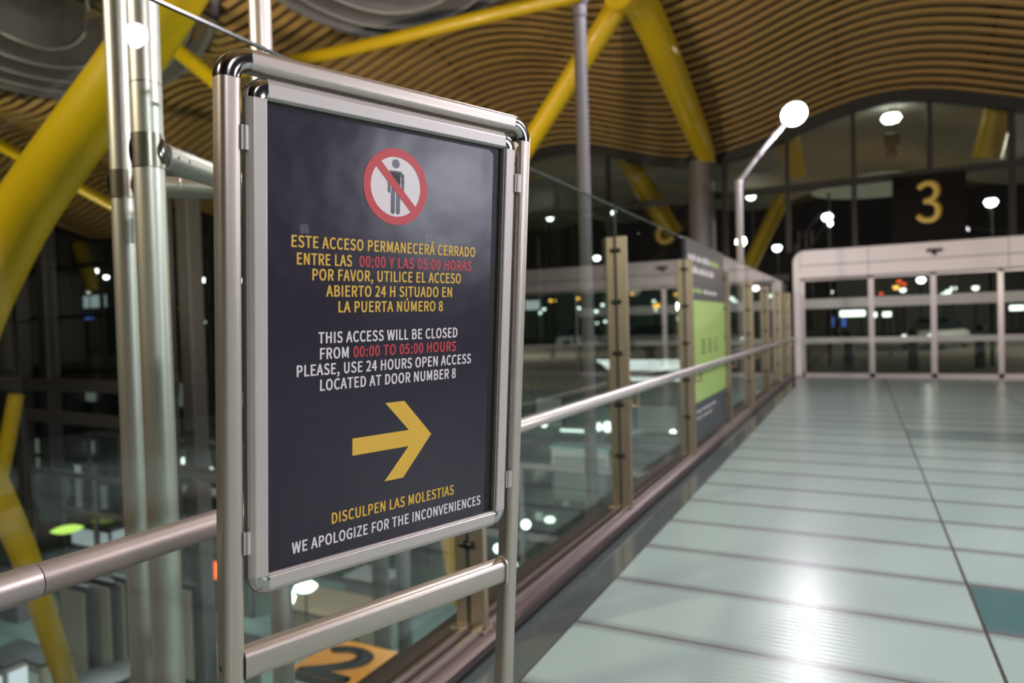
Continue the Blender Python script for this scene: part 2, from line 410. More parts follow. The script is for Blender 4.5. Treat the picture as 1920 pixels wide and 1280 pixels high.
# ================================================================== ENTRANCE PORTAL (white) AND SLIDING DOORS
PY = 20.3
t = thing('entrance_portal', 'white rounded portal casing around the glass sliding doors at the end of the walkway', 'door portal', (1.7, PY, 0))
hp = MB()
R = 0.32; x0 = -1.62; z1 = 3.45; X1 = 8.3
outer = [(x0, 0.0)] + [(x0, z1 - R)] + [(x0 + R - R * math.cos(a), z1 - R + R * math.sin(a)) for a in [PI/2*k/8 for k in range(1, 9)]] + [(X1, z1)]
inner = [(X1, 2.69), (-1.43, 2.69), (-1.43, 0.0)]
poly = outer + inner
vs = [(x, PY - 0.02, z) for x, z in poly] + [(x, PY + 1.5, z) for x, z in poly]; n = len(poly)
hp.add(vs, [tuple(range(n)), tuple(range(2*n-1, n-1, -1))] + [(k, (k+1) % n, n+(k+1) % n, n+k) for k in range(n)])
shift(hp, t.location); hp.build('casing', 'white', t, bevel=0.02)
sm = MB()
sm.box((-1.42, PY - 0.026, 3.02), (X1, PY - 0.019, 3.045))
for x in (-1.43, 0.22, 3.25, 5.0): sm.box((x - 0.007, PY - 0.026, 2.69 if x > 0 else 2.9), (x + 0.007, PY - 0.019, 3.45))
sm.box((-1.44, PY - 0.027, 2.67), (X1, PY - 0.018, 2.70))
shift(sm, t.location); sm.build('panel_seams', 'seam', t)
sen = thing('door_sensor', 'small dark motion sensor on the white header above the doors', 'sensor', (1.70, PY - 0.03, 3.22))
MB().box((-0.17, -0.10, -0.02), (0.17, 0.012, 0.05)).build('housing', 'mullion', sen, bevel=0.02)
MB().lathe((0, -0.03, -0.02), [(0.0, -0.085), (0.045, -0.08), (0.05, -0.03), (0.03, 0.0)], 12).build('lens', 'black', sen, smooth=True)

door_x = [-1.43, 0.26, 1.66, 3.07, 4.55]
for i in range(4):
    a, b = door_x[i], door_x[i + 1]; dy = PY + (0.10 if i in (0, 3) else 0.02)
    d = MB().box((a + 0.06, dy + 0.015, 0.09), (b - 0.03, dy + 0.027, 2.62))
    do = struct(d.build('door_%d' % (i + 1), 'g_door'))
    fr = MB(); q = 0.05
    fr.box((a, dy, 0.0), (a + 2*q - 0.02, dy + 0.045, 2.69)); fr.box((b - q, dy, 0.0), (b, dy + 0.045, 2.69))
    fr.box((a, dy, 0.0), (b, dy + 0.045, 0.10)); fr.box((a, dy, 2.62), (b, dy + 0.045, 2.69))
    fr.build('door_frame', 'doorframe', do)
    for z0_, z1_ in ((1.86, 2.12), (0.92, 1.07)): MB().box((a + 0.08, dy + 0.008, z0_), (b - 0.05, dy + 0.012, z1_)).build('frosted_band', 'frost', do)
struct(MB().box((-1.43, PY - 0.12, 0.0), (X1, PY + 0.1, 0.012)).build('trim_4', 'doorframe'))

# hanging banner with the door number
b3 = thing('door_number_sign', 'square black banner with the golden number 3 above the doors', 'sign', (1.6, FY - 0.13, 3.5))
MB().box((-0.80, -0.03, 0.0), (0.80, 0.0, 1.66)).build('banner', 'banner', b3)
v, f = text_polys('3', -0.285, 0.285, 1.46, 1.0, 0.0)
q = MB()
for k_, (dx_, dz_) in enumerate(((0, 0), (0.03, 0), (-0.03, 0), (0.02, 0.02), (-0.02, 0.02), (0.02, -0.02), (-0.02, -0.02))): q.add([(x * 0.92 + dx_, -0.034 - 0.001 * k_, z + dz_) for x, z in v], f); q.build('numeral', 'numeral', b3)

# ================================================================== GLASS BALUSTRADE
GX = -1.77; SP = 2.45; PY0 = 5.38
post_y = [PY0 + SP * k for k in range(-3, 7)]
bal = thing('glass_balustrade', 'tall clear glass balustrade with brass posts and a steel handrail along the walkway', 'balustrade', (GX, 0, 0))
prof = [(-1.655, 0.002), (-1.655, 0.02), (-1.632, 0.022), (-1.632, 0.062), (-1.645, 0.080), (-1.690, 0.094), (-1.694, 0.112), (-1.712, 0.112), (-1.716, 0.090), (-1.748, 0.090), (-1.752, 0.108), (-1.785, 0.108),
        (-1.80, 0.088), (-1.87, 0.088), (-1.95, 0.082), (-1.95, 0.0)]
br = MB(); Ya, Yb = -4.6, 20.2
vs = [(x - GX, Ya, z) for x, z in prof] + [(x - GX, Yb, z) for x, z in prof]; n = len(prof)
br.add(vs, [tuple(range(n)), tuple(range(2*n-1, n-1, -1))] + [(k, (k+1) % n, n+(k+1) % n, n+k) for k in range(n)])
br.build('base_rail', 'bronze', bal, bevel=0.003)
for a_, b_ in ((-1.717, -1.690), (-1.788, -1.762)): MB().box((a_ - GX, Ya, 0.09), (b_ - GX, Yb, 0.116)).build('glazing_bead', 'rail_mid', bal, bevel=0.004)
shadow_gap_strip = MB().box((-1.66 - GX, Ya, 0.001), (-1.632 - GX, Yb, 0.02)).build('shadow_gap_strip', 'black', bal)  # black strip put in for the shade of the gap under the rail
POST_TOP = 2.31
def make_post():
    p = MB(); p.box((-0.074, -0.02, 0.10), (-0.012, 0.02, POST_TOP)); p.box((0.010, -0.02, 0.10), (0.092, 0.02, POST_TOP))
    p.box((-0.10, -0.05, 0.088), (-0.010, 0.05, 0.10)); p.box((0.010, -0.05, 0.088), (0.098, 0.05, 0.10))
    po = p.build('post', 'brass', bal, bevel=0.004)
    for k in range(5):
        z = 2.20 - 0.42 * k
        c = MB(); c.lathe((-0.012, -0.024, z), [(0.0, -0.028), (0.017, -0.028), (0.019, -0.02), (0.019, 0.0), (0.008, 0.0), (0.008, 0.026), (0.019, 0.026), (0.019, 0.046), (0.017, 0.052), (0.0, 0.052)], 14, axis=(1, 0, 0))
        c.build('clamp', 'black', po, smooth=True)
    bk = MB(); bk.tube([(0.09, 0, 0.93), (0.165, 0, 0.93)], 0.010, 10); bk.tube([(0.158, 0, 0.925), (0.158, 0, 1.05)], 0.011, 10)
    bk.box((0.09, -0.028, 0.90), (0.098, 0.028, 0.96))
    bk.build('rail_bracket', 'brass', po)
    return po
proto = make_post()
for i, yy in enumerate(post_y):
    po = proto if i == 0 else copy_tree(proto, bal)
    po.location = (0, yy, 0)
edges = [-4.5] + post_y + [20.2]
for i in range(len(edges) - 1):
    a, b = edges[i] + 0.006, edges[i + 1] - 0.006
    if b - a < 0.3: continue
    g = MB().box((-0.007, a, 0.104), (0.007, b, 2.56)).build('glass_pane', 'g_bal', bal)
    e = MB(); e.box((-0.0072, a, 2.553), (0.0072, b, 2.562)); e.box((-0.0072, a - 0.001, 0.104), (0.0072, a + 0.004, 2.56)); e.box((-0.0072, b - 0.004, 0.104), (0.0072, b + 0.001, 2.56))
    e.build('pane_edge', 'g_edge', g)
RX = -1.615 - GX; RZ = 1.075
jn = at_x(66, 1042, -1.615).y
hr = MB(); hr.tube([(RX, 2.6, RZ), (RX, 6.0, RZ), (RX, 20.2, RZ)], 0.037, 24); hr.build('handrail', 'rail', bal, smooth=True)
hr = MB(); hr.tube([(RX, jn, RZ), (RX, 2.598, RZ)], 0.037, 24); tag(hr.build('handrail', 'rail_shaded', bal, smooth=True), 'handrail length with shade put into its colour beside the poster stand')
hr2 = MB(); hr2.tube([(RX, -4.5, RZ), (RX, jn - 0.003, RZ)], 0.0385, 24); tag(hr2.build('handrail', 'rail_mid', bal, smooth=True), 'brighter end length of the handrail')

# information panel fixed to the pane between the second and third visible posts
IY0, IY1 = post_y[4] + 0.03, post_y[5] - 0.03
ip = thing('information_panel', 'lime green and charcoal information panel fixed to the balustrade glass', 'sign', (GX + 0.012, IY0, 0))
zg1 = at_x(1302, 563, GX).z; zg0 = at_x(1302, 756, GX).z
pn = MB(); L = IY1 - IY0
pn.box((0, 0, 0.14), (0.006, L, zg0), 2); pn.box((0, 0, zg0), (0.006, L, zg1), 1); pn.box((0, 0, zg1), (0.006, L, 2.57), 0)
lt = pn
def words(z, h, y0, y1, mi, seed):
    rr = random.Random(seed); yy = y0
    while yy < y1:
        wl = min(rr.uniform(0.10, 0.32), y1 - yy)
        if wl < 0.04: break
        k = yy
        while k < yy + wl - 0.02:
            hh = h * rr.choice((0.7, 0.7, 1.0)); lt.box((0.006, k, z), (0.0075, k + h * 0.42, z + hh), 3 if mi == 0 else mi); k += h * 0.62
        yy += wl + 0.06
for (z, h, a, b, mi, sd) in [(2.33, 0.085, 0.12, 1.35, 0, 1), (2.33, 0.085, 1.40, 1.95, 1, 2), (2.18, 0.085, 0.12, 1.65, 0, 3), (1.95, 0.06, 0.12, 0.9, 1, 4), (1.95, 0.05, 0.95, 1.8, 0, 5), (0.50, 0.03, 0.4, 1.6, 0, 6), (0.42, 0.03, 0.4, 1.4, 0, 7)]:
    words(z, h, a, b, mi, sd)
for r_ in range(4):
    for c_ in range(3): words(1.20 + 0.05 * r_, 0.025, 0.75 + 0.42 * c_, 1.0 + 0.42 * c_, 2, 20 + r_ * 3 + c_)
pn.build('panel', ['charcoal', 'lime', 'slate', 'p_white'], ip)

# ================================================================== POSTER STAND

SU = Vector((0.344057, 0.938935, 0.005105)); SZ = Vector((0.085045, -0.036577, 0.995705)); SN = SZ.cross(SU)   # SN points away from the viewer
ps = thing('poster_stand', 'silver tubular floor stand holding a dark access-closed poster with a yellow arrow', 'sign stand')
mm = Matrix.Identity(4)
for i in range(3): mm[i][0] = SU[i]; mm[i][1] = SN[i]; mm[i][2] = SZ[i]
mm.translation = Vector((-1.043602, 0.907153, 0.0)); ps.matrix_world = mm
TOPZ = 1.99575
def sv(v): return TOPZ - v
def dprof(wd, dp, r=0.014, rb=0.003, nseg=5):
    """rounded front (towards -b), nearly square back; centred on a, front at b=0"""
    pts = []
    for (ca, cb, rr, a0) in [(-wd/2 + r, r, r, PI), (wd/2 - r, r, r, 1.5*PI), (wd/2 - rb, dp - rb, rb, 0), (-wd/2 + rb, dp - rb, rb, 0.5*PI)]:
        for k in range(nseg + 1):
            a = a0 + PI/2 * k / nseg; pts.append((ca + rr * math.cos(a), cb + rr * math.sin(a)))
    return pts
PROF = dprof(0.036, 0.036, 0.012)
def loop(mb, path, prof, mi=0):
    """sweep in the stand's own plane: path of (x,z); profile a = sideways in the plane, b = depth"""
    pts = [Vector((x, 0, z)) for x, z in path]; n = len(prof); rings = []
    for i in range(len(pts)):
        t = (pts[min(i+1, len(pts)-1)] - pts[max(i-1, 0)]).normalized(); sd = Vector((t.z, 0, -t.x))
        rings.append([p for p in [(pts[i] + sd * a + Vector((0, b, 0))) for a, b in prof]])
    vs = [q for r in rings for q in r]; fs = []
    for i in range(len(pts)-1):
        for k in range(n): fs.append((i*n+k, i*n+(k+1) % n, (i+1)*n+(k+1) % n, (i+1)*n+k))
    fs.append(tuple(range(n-1, -1, -1))); fs.append(tuple((len(pts)-1)*n+k for k in range(n)))
    mb.add(vs, fs, mi); return mb
XL, XR = -0.0575, 0.594
ZT = sv(-0.0585)
CR = 0.034
def shiftprof(prof, d): return [(a, b + d) for a, b in prof]
B0 = -0.012     # the tubes' front sits a little in front of the poster plane
for x in (XL, XR):
    mb = MB(); loop(mb, [(x, 0.03), (x, ZT - CR)], shiftprof(PROF, B0)); po = mb.build('post', 'alu', ps, smooth=True)
    if x < 0:
        for zz in (1.030, 1.000, 0.80):
            h = MB(); h.lathe((x - 0.0183, B0 + 0.021, zz), [(0.0, 0.0), (0.005, 0.0), (0.005, 0.004), (0, 0.004)], 12, axis=(1, 0, 0))
            h.build('screw_hole', 'hole', po)
    else:
        h = MB(); h.lathe((x - 0.0185, B0 + 0.018, ZT - 0.085), [(0.0, 0.0), (0.003, 0.0), (0.0035, 0.002)], 10, axis=(1, 0, 0)); h.build('screw', 'chrome', po)
mb = MB(); loop(mb, [(XL + CR, ZT), (XR - CR, ZT)], shiftprof(PROF, B0)); mb.build('top_rail', 'alu', ps, smooth=True)
for sgn, x in ((1, XL), (-1, XR)):
    path = [(x + sgn * CR * (1 - math.cos(a)), ZT - CR + CR * math.sin(a)) for a in [PI/2 * k / 10 for k in range(11)]]
    mb = MB(); loop(mb, path, shiftprof(dprof(0.0375, 0.0355, 0.016), B0 - 0.0008)); mb.build('corner_elbow', 'chrome', ps, smooth=True)
CZ = sv(0.970)
mb = MB(); loop(mb, [(XL + 0.0185, CZ), (XR - 0.0205, CZ)], shiftprof(dprof(0.056, 0.032, 0.015), B0 + 0.002)); mb.build('cross_rail', 'alu', ps, smooth=True)
mb = MB(); loop(mb, [(XR - 0.022, CZ), (XR - 0.0175, CZ)], shiftprof(dprof(0.066, 0.034, 0.015), B0 - 0.002)); mb.build('rail_collar', 'alu_frame', ps, smooth=True)
# level feet
inv = mm.to_3x3().inverted()
for x in (XL, XR):
    base = mm @ Vector((x, 0.005, 0.0)); fm = MB()
    d = Vector((0.94, -0.34, 0)); sd = Vector((0.34, 0.94, 0))
    for a, b in ((-0.26, 0.26),):
        pts = [(base.x + d.x * a - sd.x*0.025, base.y + d.y * a - sd.y*0.025), (base.x + d.x * b - sd.x*0.025, base.y + d.y * b - sd.y*0.025), (base.x + d.x * b + sd.x*0.025, base.y + d.y * b + sd.y*0.025), (base.x + d.x * a + sd.x*0.025, base.y + d.y * a + sd.y*0.025)]
        wv = [Vector((px_, py_, z)) for z in (0.0, 0.035) for px_, py_ in pts]
        fm.add([mm.inverted() @ q for q in wv], [(0,1,2,3), (4,5,6,7), (0,1,5,4), (1,2,6,5), (2,3,7,6), (3,0,4,7)])
    fm.build('foot', 'alu', ps, bevel=0.004)
# snap frame: four mitred profiles round the poster, chrome corners
FL, FR, FT, FB = -0.0325, 0.5655, sv(-0.0345), sv(0.847)
W_ = 0.0345
fp = [(0.0, 0.012), (0.0, -0.004), (0.0035, -0.0085), (0.010, -0.0125), (0.0125, -0.013), (0.0305, -0.0135), (0.0325, -0.012), (0.0330, -0.0085), (0.0345, -0.0075), (0.0345, 0.0), (0.0345, 0.012)]
def frame_piece(p0, p1, inward, cut0, cut1):
    d = (Vector(p1) - Vector(p0)).normalized(); mb = MB(); n = len(fp); vs = []
    for end, base, cut, sg in ((0, Vector(p0), cut0, 1), (1, Vector(p1), cut1, -1)):
        for a, b in fp:
            off = cut
            q = base + Vector(inward) * a + d * (sg * off); vs.append((q.x, b, q.y))
    mb.add(vs, [(k, k+1, n+k+1, n+k) for k in range(n-1)] + [(n-1, 0, n, 2*n-1)] + [tuple(range(n)), tuple(range(2*n-1, n-1, -1))])
    return mb
K = W_
frame_piece((FL, FT), (FR, FT), (0, -1), K, K).build('frame_profile', 'alu_frame', ps)
frame_piece((FL, FB), (FR, FB), (0, 1), K, K).build('frame_profile', 'alu_frame', ps)
frame_piece((FL, FB), (FL, FT), (1, 0), K, K).build('frame_profile', 'alu_frame', ps)
frame_piece((FR, FB), (FR, FT), (-1, 0), K, K).build('frame_profile', 'alu_frame', ps)
for cx, cz, sx, sz in ((FL, FT, 1, -1), (FR, FT, -1, -1), (FL, FB, 1, 1), (FR, FB, -1, 1)):
    mb = MB(); vs = []; na = 9; n = len(fp)
    pc_ = Vector((cx + sx * K, cz + sz * K))
    for k in range(na + 1):
        a = PI/2 * k / na
        dr = Vector((-sx * math.cos(a), -sz * math.sin(a)))
        for t_, b in fp: q = pc_ + dr * (K - t_) * 1.012; vs.append((q.x, b - 0.0006, q.y))
    mb.add(vs, [(k*n+j, k*n+j+1, (k+1)*n+j+1, (k+1)*n+j) for k in range(na) for j in range(n-1)])
    mb.build('corner_cap', 'chrome', ps, smooth=True)
MB().box((FL + 0.013, 0.002, FB + 0.013), (FR - 0.013, 0.012, FT - 0.013)).build('backing_board', 'black', ps)
# poster sheet, slightly curled, with its print
PX0, PX1, PZT, PZB = -0.004, 0.506, sv(0.008), sv(0.822)
def wob(x, z):
    return -0.0014
pm = MB(); nx, nz = 64, 96; rc = 0.012
vs = []; 
for j in range(nz + 1):
    z = PZB + (PZT - PZB) * j / nz
    for i in range(nx + 1):
        xr = PX1
        if z > PZT - rc: xr = PX1 - rc + math.sqrt(max(0, rc*rc - (z - (PZT - rc))**2))
        x = PX0 + (xr - PX0) * i / nx; vs.append((x, wob(x, z), z))
pm.add(vs, [(j*(nx+1)+i, j*(nx+1)+i+1, (j+1)*(nx+1)+i+1, (j+1)*(nx+1)+i) for j in range(nz) for i in range(nx)], 0)
def put(vs2, fs, mi, lift=0.0004):
    pm.add([(x, wob(x, z) - lift, z) for x, z in vs2], fs, mi)
def line(body, u0, u1, v0, mi, h=0.0209, wt=0.0008):
    v, f = text_polys(body, u0 + wt, u1 - wt, sv(v0) - wt * 0.5, h - wt, 0.0)
    for k_, (dx, dz) in enumerate(((0, 0), (-wt, 0), (wt, 0), (-wt * 0.7, wt * 0.5), (wt * 0.7, wt * 0.5), (-wt * 0.7, -wt * 0.5), (wt * 0.7, -wt * 0.5))):
        put([(x + dx, z + dz) for x, z in v], f, mi, 0.0004 + k_ * 0.00003)
Yl, Wh, Rd = 1, 2, 3
line('ESTE ACCESO PERMANECER\u00c1 CERRADO', 0.047, 0.461, 0.2175, Yl)
line('ENTRE LAS', 0.057, 0.1655, 0.2475, Yl); line('00:00 Y LAS 05:00 HORAS', 0.1805, 0.452, 0.2475, Rd)
line('POR FAVOR, UTILICE EL ACCESO', 0.086, 0.424, 0.2745, Yl)
line('ABIERTO 24 H SITUADO EN', 0.113, 0.401, 0.3035, Yl)
line('LA PUERTA N\u00daMERO 8', 0.138, 0.378, 0.3325, Yl)
line('THIS ACCESS WILL BE CLOSED', 0.098, 0.418, 0.3885, Wh)
line('FROM', 0.1015, 0.160, 0.4175, Wh); line('00:00 TO 05:00 HOURS', 0.170, 0.415, 0.4175, Rd)
line('PLEASE, USE 24 HOURS OPEN ACCESS', 0.057, 0.457, 0.4465, Wh)
line('LOCATED AT DOOR NUMBER 8', 0.102, 0.416, 0.4755, Wh)
line('DISCULPEN LAS MOLESTIAS', 0.127, 0.418, 0.7305, Yl, 0.0215)
line('WE APOLOGIZE FOR THE INCONVENIENCES', 0.048, 0.495, 0.7690, Wh, 0.0213)
# arrow
AR = [(0.169, 0.5945), (0.2565, 0.5975), (0.271, 0.5975), (0.2405, 0.534), (0.286, 0.534), (0.354, 0.612), (0.285, 0.691), (0.242, 0.690), (0.2985, 0.626), (0.17, 0.6245)]
AR = [(0.1695, 0.594), (0.298, 0.594), (0.2415, 0.533), (0.286, 0.533), (0.3545, 0.6095), (0.286, 0.691), (0.2415, 0.691), (0.298, 0.6275), (0.1695, 0.6275)]
put([(a, sv(b)) for a, b in AR], [(0, 1, 7, 8), (1, 2, 3, 4), (1, 4, 5, 6, 7), (7, 6, 7)][:3], Yl)
# prohibition pictogram
CXp, CVp, R0, R1 = 0.2595, 0.1125, 0.0725, 0.0565
NS = 64
disc = [(CXp + R1 * 1.01 * math.cos(2*PI*k/NS), sv(CVp) + R1 * 1.01 * math.sin(2*PI*k/NS)) for k in range(NS)]
put(disc, [tuple(range(NS))], Wh, 0.0003)
ringv = [(CXp + r * math.cos(2*PI*k/NS), sv(CVp) + r * math.sin(2*PI*k/NS)) for r in (R1, R0) for k in range(NS)]
put(ringv, [(k, (k+1) % NS, NS + (k+1) % NS, NS + k) for k in range(NS)], Rd, 0.0007)
def capsule(x0, z0, x1, z1, r, n=8):
    d = Vector((x1 - x0, z1 - z0)).normalized(); a0 = math.atan2(d.y, d.x); o = []
    for k in range(n + 1): a = a0 - PI/2 + PI * k / n; o.append((x1 + r * math.cos(a), z1 + r * math.sin(a)))
    for k in range(n + 1): a = a0 + PI/2 + PI * k / n; o.append((x0 + r * math.cos(a), z0 + r * math.sin(a)))
    return o
cz = sv(CVp)
fig = []
hd = [(CXp - 0.0015 + 0.0086 * math.cos(2*PI*k/24), cz + 0.0435 + 0.0086 * math.sin(2*PI*k/24)) for k in range(24)]; fig.append(hd)
for q in ([(-0.0145, 0.030), (-0.019, 0.0255), (-0.019, 0.006), (0.016, 0.006), (0.016, 0.0255), (0.0115, 0.030)], [(-0.0125, 0.028), (-0.0125, -0.006), (0.0095, -0.006), (0.0095, 0.028)]):
    fig.append([(CXp + a, cz + b) for a, b in q])
fig.append(capsule(CXp - 0.0155, cz + 0.022, CXp - 0.0155, cz - 0.009, 0.0036)); fig.append(capsule(CXp + 0.0145, cz + 0.022, CXp + 0.0145, cz - 0.009, 0.0036))
fig.append(capsule(CXp - 0.0072, cz + 0.0, CXp - 0.0072, cz - 0.0475, 0.0046)); fig.append(capsule(CXp + 0.0046, cz + 0.0, CXp + 0.0046, cz - 0.0475, 0.0046))
for pgn in fig: put(pgn, [tuple(range(len(pgn)))], 4, 0.0006)
for dx in (-0.0118, 0.0102):
    gp = capsule(CXp + dx, cz + 0.0195, CXp + dx, cz - 0.010, 0.0007, 4); put(gp, [tuple(range(len(gp)))], Wh, 0.00065)
a = math.radians(-45); dv_ = (math.cos(a), math.sin(a)); nv = (-dv_[1], dv_[0]); hw = 0.0077; ln = R1 * 1.04
put([(CXp + dv_[0]*s_*ln + nv[0]*t_*hw, cz + dv_[1]*s_*ln + nv[1]*t_*hw) for s_, t_ in ((-1, -1), (1, -1), (1, 1), (-1, 1))], [(0, 1, 2, 3)], Rd, 0.0008)
poster = pm.build('poster', ['poster', 'p_yellow', 'p_white', 'p_red', 'poster'], ps)
for p in poster.data.polygons[:nx * nz]: p.use_smooth = True
for (u0, v0, u1, v1, rt) in ((0.063, 0.198, 0.079, 0.214, 0.12), (0.329, 0.198, 0.347, 0.215, -0.05)):
    c = Vector(((u0 + u1) / 2, sv((v0 + v1) / 2))); tb = MB()
    qs = [(-1, -1), (1, -1), (1, 1), (-1, 1)]
    tb.add([(c.x + (a*math.cos(rt) - b*math.sin(rt)) * (u1-u0)/2, wob(c.x, c.y) - 0.0003, c.y + (a*math.sin(rt) + b*math.cos(rt)) * (v1-v0)/2) for a, b in qs], [(0, 1, 2, 3)])
    tb.build('tape', 'tape', poster)
# hinge brackets between the frame and the posts
for x0_, x1_, vv in ((XL + 0.017, FL + 0.002, 0.067), (XL + 0.017, FL + 0.002, 0.746), (FR - 0.002, XR - 0.017, 0.070), (FR - 0.002, XR - 0.017, 0.744)):
    hb = MB(); z = sv(vv)
    hb.box((x0_, -0.0115, z - 0.0195), (x1_ + (0.004 if x0_ > 0 else 0), -0.008, z + 0.0195))
    s_ = x1_ if x0_ > 0 else x0_
    hb.box((s_ - 0.0022, -0.012, z - 0.0195), (s_ + 0.0012, 0.012, z + 0.0195))
    mid = (x0_ + x1_) / 2; hb.lathe((mid, -0.0115, z - 0.0195), [(0, 0), (0.003, 0), (0.003, 0.039), (0, 0.039)], 10)
    hb.build('hinge_bracket', 'alu_frame', ps)

# ================================================================== TRIPLE TUBE MAST
T1, T2, T3 = Vector((-2.80, 1.87, 0)), Vector((-2.185, 1.556, 0)), Vector((-2.41, 2.295, 0))
ms = thing('tubular_mast', 'tall mast of three brushed steel tubes tied by horizontal struts, behind the poster stand', 'mast', (-2.46, 1.9, -7.0))
for T, r_ in ((T1, 0.049), (T2, 0.0505), (T3, 0.0485)):
    mb = MB().tube([(T.x, T.y, -7.0), (T.x, T.y, 6.2)], r_, 32, up=(1, 0, 0)); shift(mb, ms.location); mb.build('tube', 'mast', ms, smooth=True)
# bright sleeve inserted in the nearest tube
slv = MB(); slv.tube([(T2.x, T2.y, 2.47), (T2.x, T2.y, 2.474)], 0.0512, 32, up=(1, 0, 0)); shift(slv, ms.location); slv.build('tube_joint', 'mast_dark', ms, smooth=True)
Z2 = at_d(270, 288, 2.38).z; Z1 = at_d(215, 350, 2.95).z
for T, z in ((T2, Z2), (T1, Z1), (T3, (Z1 + Z2) / 2 + 0.0)):
    mb = MB().tube([(T.x, T.y, z - 0.058), (T.x, T.y, z + 0.058)], 0.0535, 32, up=(1, 0, 0)); shift(mb, ms.location)
    cl = mb.build('collar', 'mast_dark', ms, smooth=True)
    for dv in ((0.80, 0.6, 0), (-0.80, -0.6, 0)):
        dv = Vector(dv); pl = MB().lathe((T.x + dv.x * 0.050, T.y + dv.y * 0.050, z), [(0.0, 0.007), (0.018, 0.006), (0.032, 0.003), (0.038, 0.0), (0.0, 0.0)], 24, axis=dv)
        pl.v = [(x, y_, z + (zz - z) * 1.35) for x, y_, zz in pl.v]; shift(pl, ms.location).build('clamp_plate', 'chrome', cl, smooth=True)
def strut(a, b, r_):
    a = Vector(a); b = Vector(b); d = (b - a).normalized(); mb = MB()
    mb.tube([a + d * 0.055, b - d * 0.055], r_, 24); k = mb
    for e, sg in ((a, 1), (b, -1)):
        k.lathe(e + d * (sg * 0.055), [(0.050, 0), (0.053, 0.004), (0.052, 0.012), (r_ + 0.002, 0.022), (r_ + 0.002, 0.17), (r_, 0.172)], 24, axis=d * sg)
    shift(k, ms.location); so = k.build('strut', 'mast', ms, smooth=True)
    side = d.cross(Vector((0, 0, 1))).normalized(); UPV = Vector((0, 0, 1))
    for e, sg in ((a, 1), (b, -1)):
        for dd in (0.095, 0.155):
            for dr in (side, -side, UPV):
                sc = MB().lathe(e + d * (sg * dd) + dr * r_, [(0.0, 0.0), (0.006, 0.0), (0.006, 0.003), (0.0025, 0.003), (0.0, 0.001)], 10, axis=dr)
                shift(sc, ms.location).build('screw', 'mast_dark', so)
strut((T2.x, T2.y, Z2), (T3.x, T3.y, Z2 - 0.0), 0.047)
strut((T1.x, T1.y, Z1), (T3.x, T3.y, Z1), 0.044)
strut((T1.x, T1.y, Z1 - 0.9 - 2.5), (T2.x, T2.y, Z1 - 0.9 - 2.5), 0.037)

# ================================================================== LAMP POSTS ALONG THE WALKWAY
def lamp_post(label, base, hd, zb, r_=0.065, lean=1, lr=1.0, pw=430, ax=None, paint='lamp_paint_lit'):
    t = thing('lamp_post', label, 'lamp post', base, 'curved lamp posts along the walkway')
    b = Vector(base); h = Vector(hd) - b; top = Vector((0, 0, zb - b.z))
    mb = MB(); mb.tube([(0, 0, 0), (0, 0, top.z)], r_, 20, up=(1, 0, 0)); mb.build('pole', paint, t, smooth=True)
    arm = MB(); pts = [top + (h - top) * (k / 8) + Vector((0, 0, 0.06 * math.sin(PI * k / 8))) for k in range(9)]
    arm.tube(pts, r_ * 0.62, 16, up=(0, 1, 0)); arm.build('arm', paint, t, smooth=True)
    jt = MB(); jt.tube([top - Vector((0, 0, 0.05)), top + Vector((0, 0, 0.04))], r_ * 1.12, 20, up=(1, 0, 0))
    jt.build('arm_joint', paint, t, smooth=True)
    for k in (3, 5): MB().tube([pts[k], pts[k] + (pts[k+1] - pts[k]) * 0.25], r_ * 0.8, 16, up=(0, 1, 0)).build('arm_joint', paint, t, smooth=True)
    hh = MB(); ax = Vector(ax or (0.25 * lean, -0.75, -0.6)).normalized()
    hh.lathe(h, [(q_ * lr, z_ * lr) for q_, z_ in ((0.03, -0.20), (0.10, -0.18), (0.19, -0.05), (0.235, 0.0), (0.225, 0.0), (0.0, -0.12))], 24, axis=ax); ho = hh.build('lamp_head', 'greysteel', t, smooth=True)
    ln = MB(); ln.lathe(h, [(q_ * lr, z_ * lr) for q_, z_ in ((0.0, 0.13), (0.09, 0.115), (0.17, 0.075), (0.225, 0.0))], 24, axis=ax); ln.build('lens', 'l_pole', ho, smooth=True)
    l = bpy.data.lights.new('pole_lamp', 'SPOT'); l.energy = pw; l.color = (1.0, 0.94, 1.0); l.spot_size = math.radians(172); l.spot_blend = 0.3; l.shadow_soft_size = 0.1 * lr
    lo = bpy.data.objects.new('pole_lamp', l); COL.objects.link(lo); lo.parent = t
    lo.location = h + ax * 0.14 * lr + Vector((0, 0, -0.16 * lr)); lo.rotation_euler = Vector((0, 0.02, -1) if lr == 1 else ax).to_track_quat('-Z', 'Y').to_euler()
    return t
bY = 13.9; p = at_y(1388, 480, bY); hp_ = at_y(1489, 214, bY + 0.1)
lamp_post('lit curved lamp post shining above the walkway, left of the number 3 banner', (p.x, bY, -0.6), hp_, at_y(1388, 342, bY).z)
p = at_y(1099, 500, 5.9)
lamp_post('tall grey lamp post rising out of the picture left of the nearest full glass post', (p.x, 5.9, -0.6), (p.x + 1.05, 6.0, 6.2), at_y(1086, 22, 5.9).z, 0.058, paint='lamp_paint_shaded')
tR = (5.3 - 1.6) / 0.444
lamp_post('lamp post across the walkway, seen as a white glare in the glass over the mast', (9.0, 5.6, -0.6), (2 * GX + 0.938 * tR * 1.0, 0.655 * tR, 5.3), 4.3, 0.065, -1, 0.55, 1300, (-7.8, -5.45, -3.7))

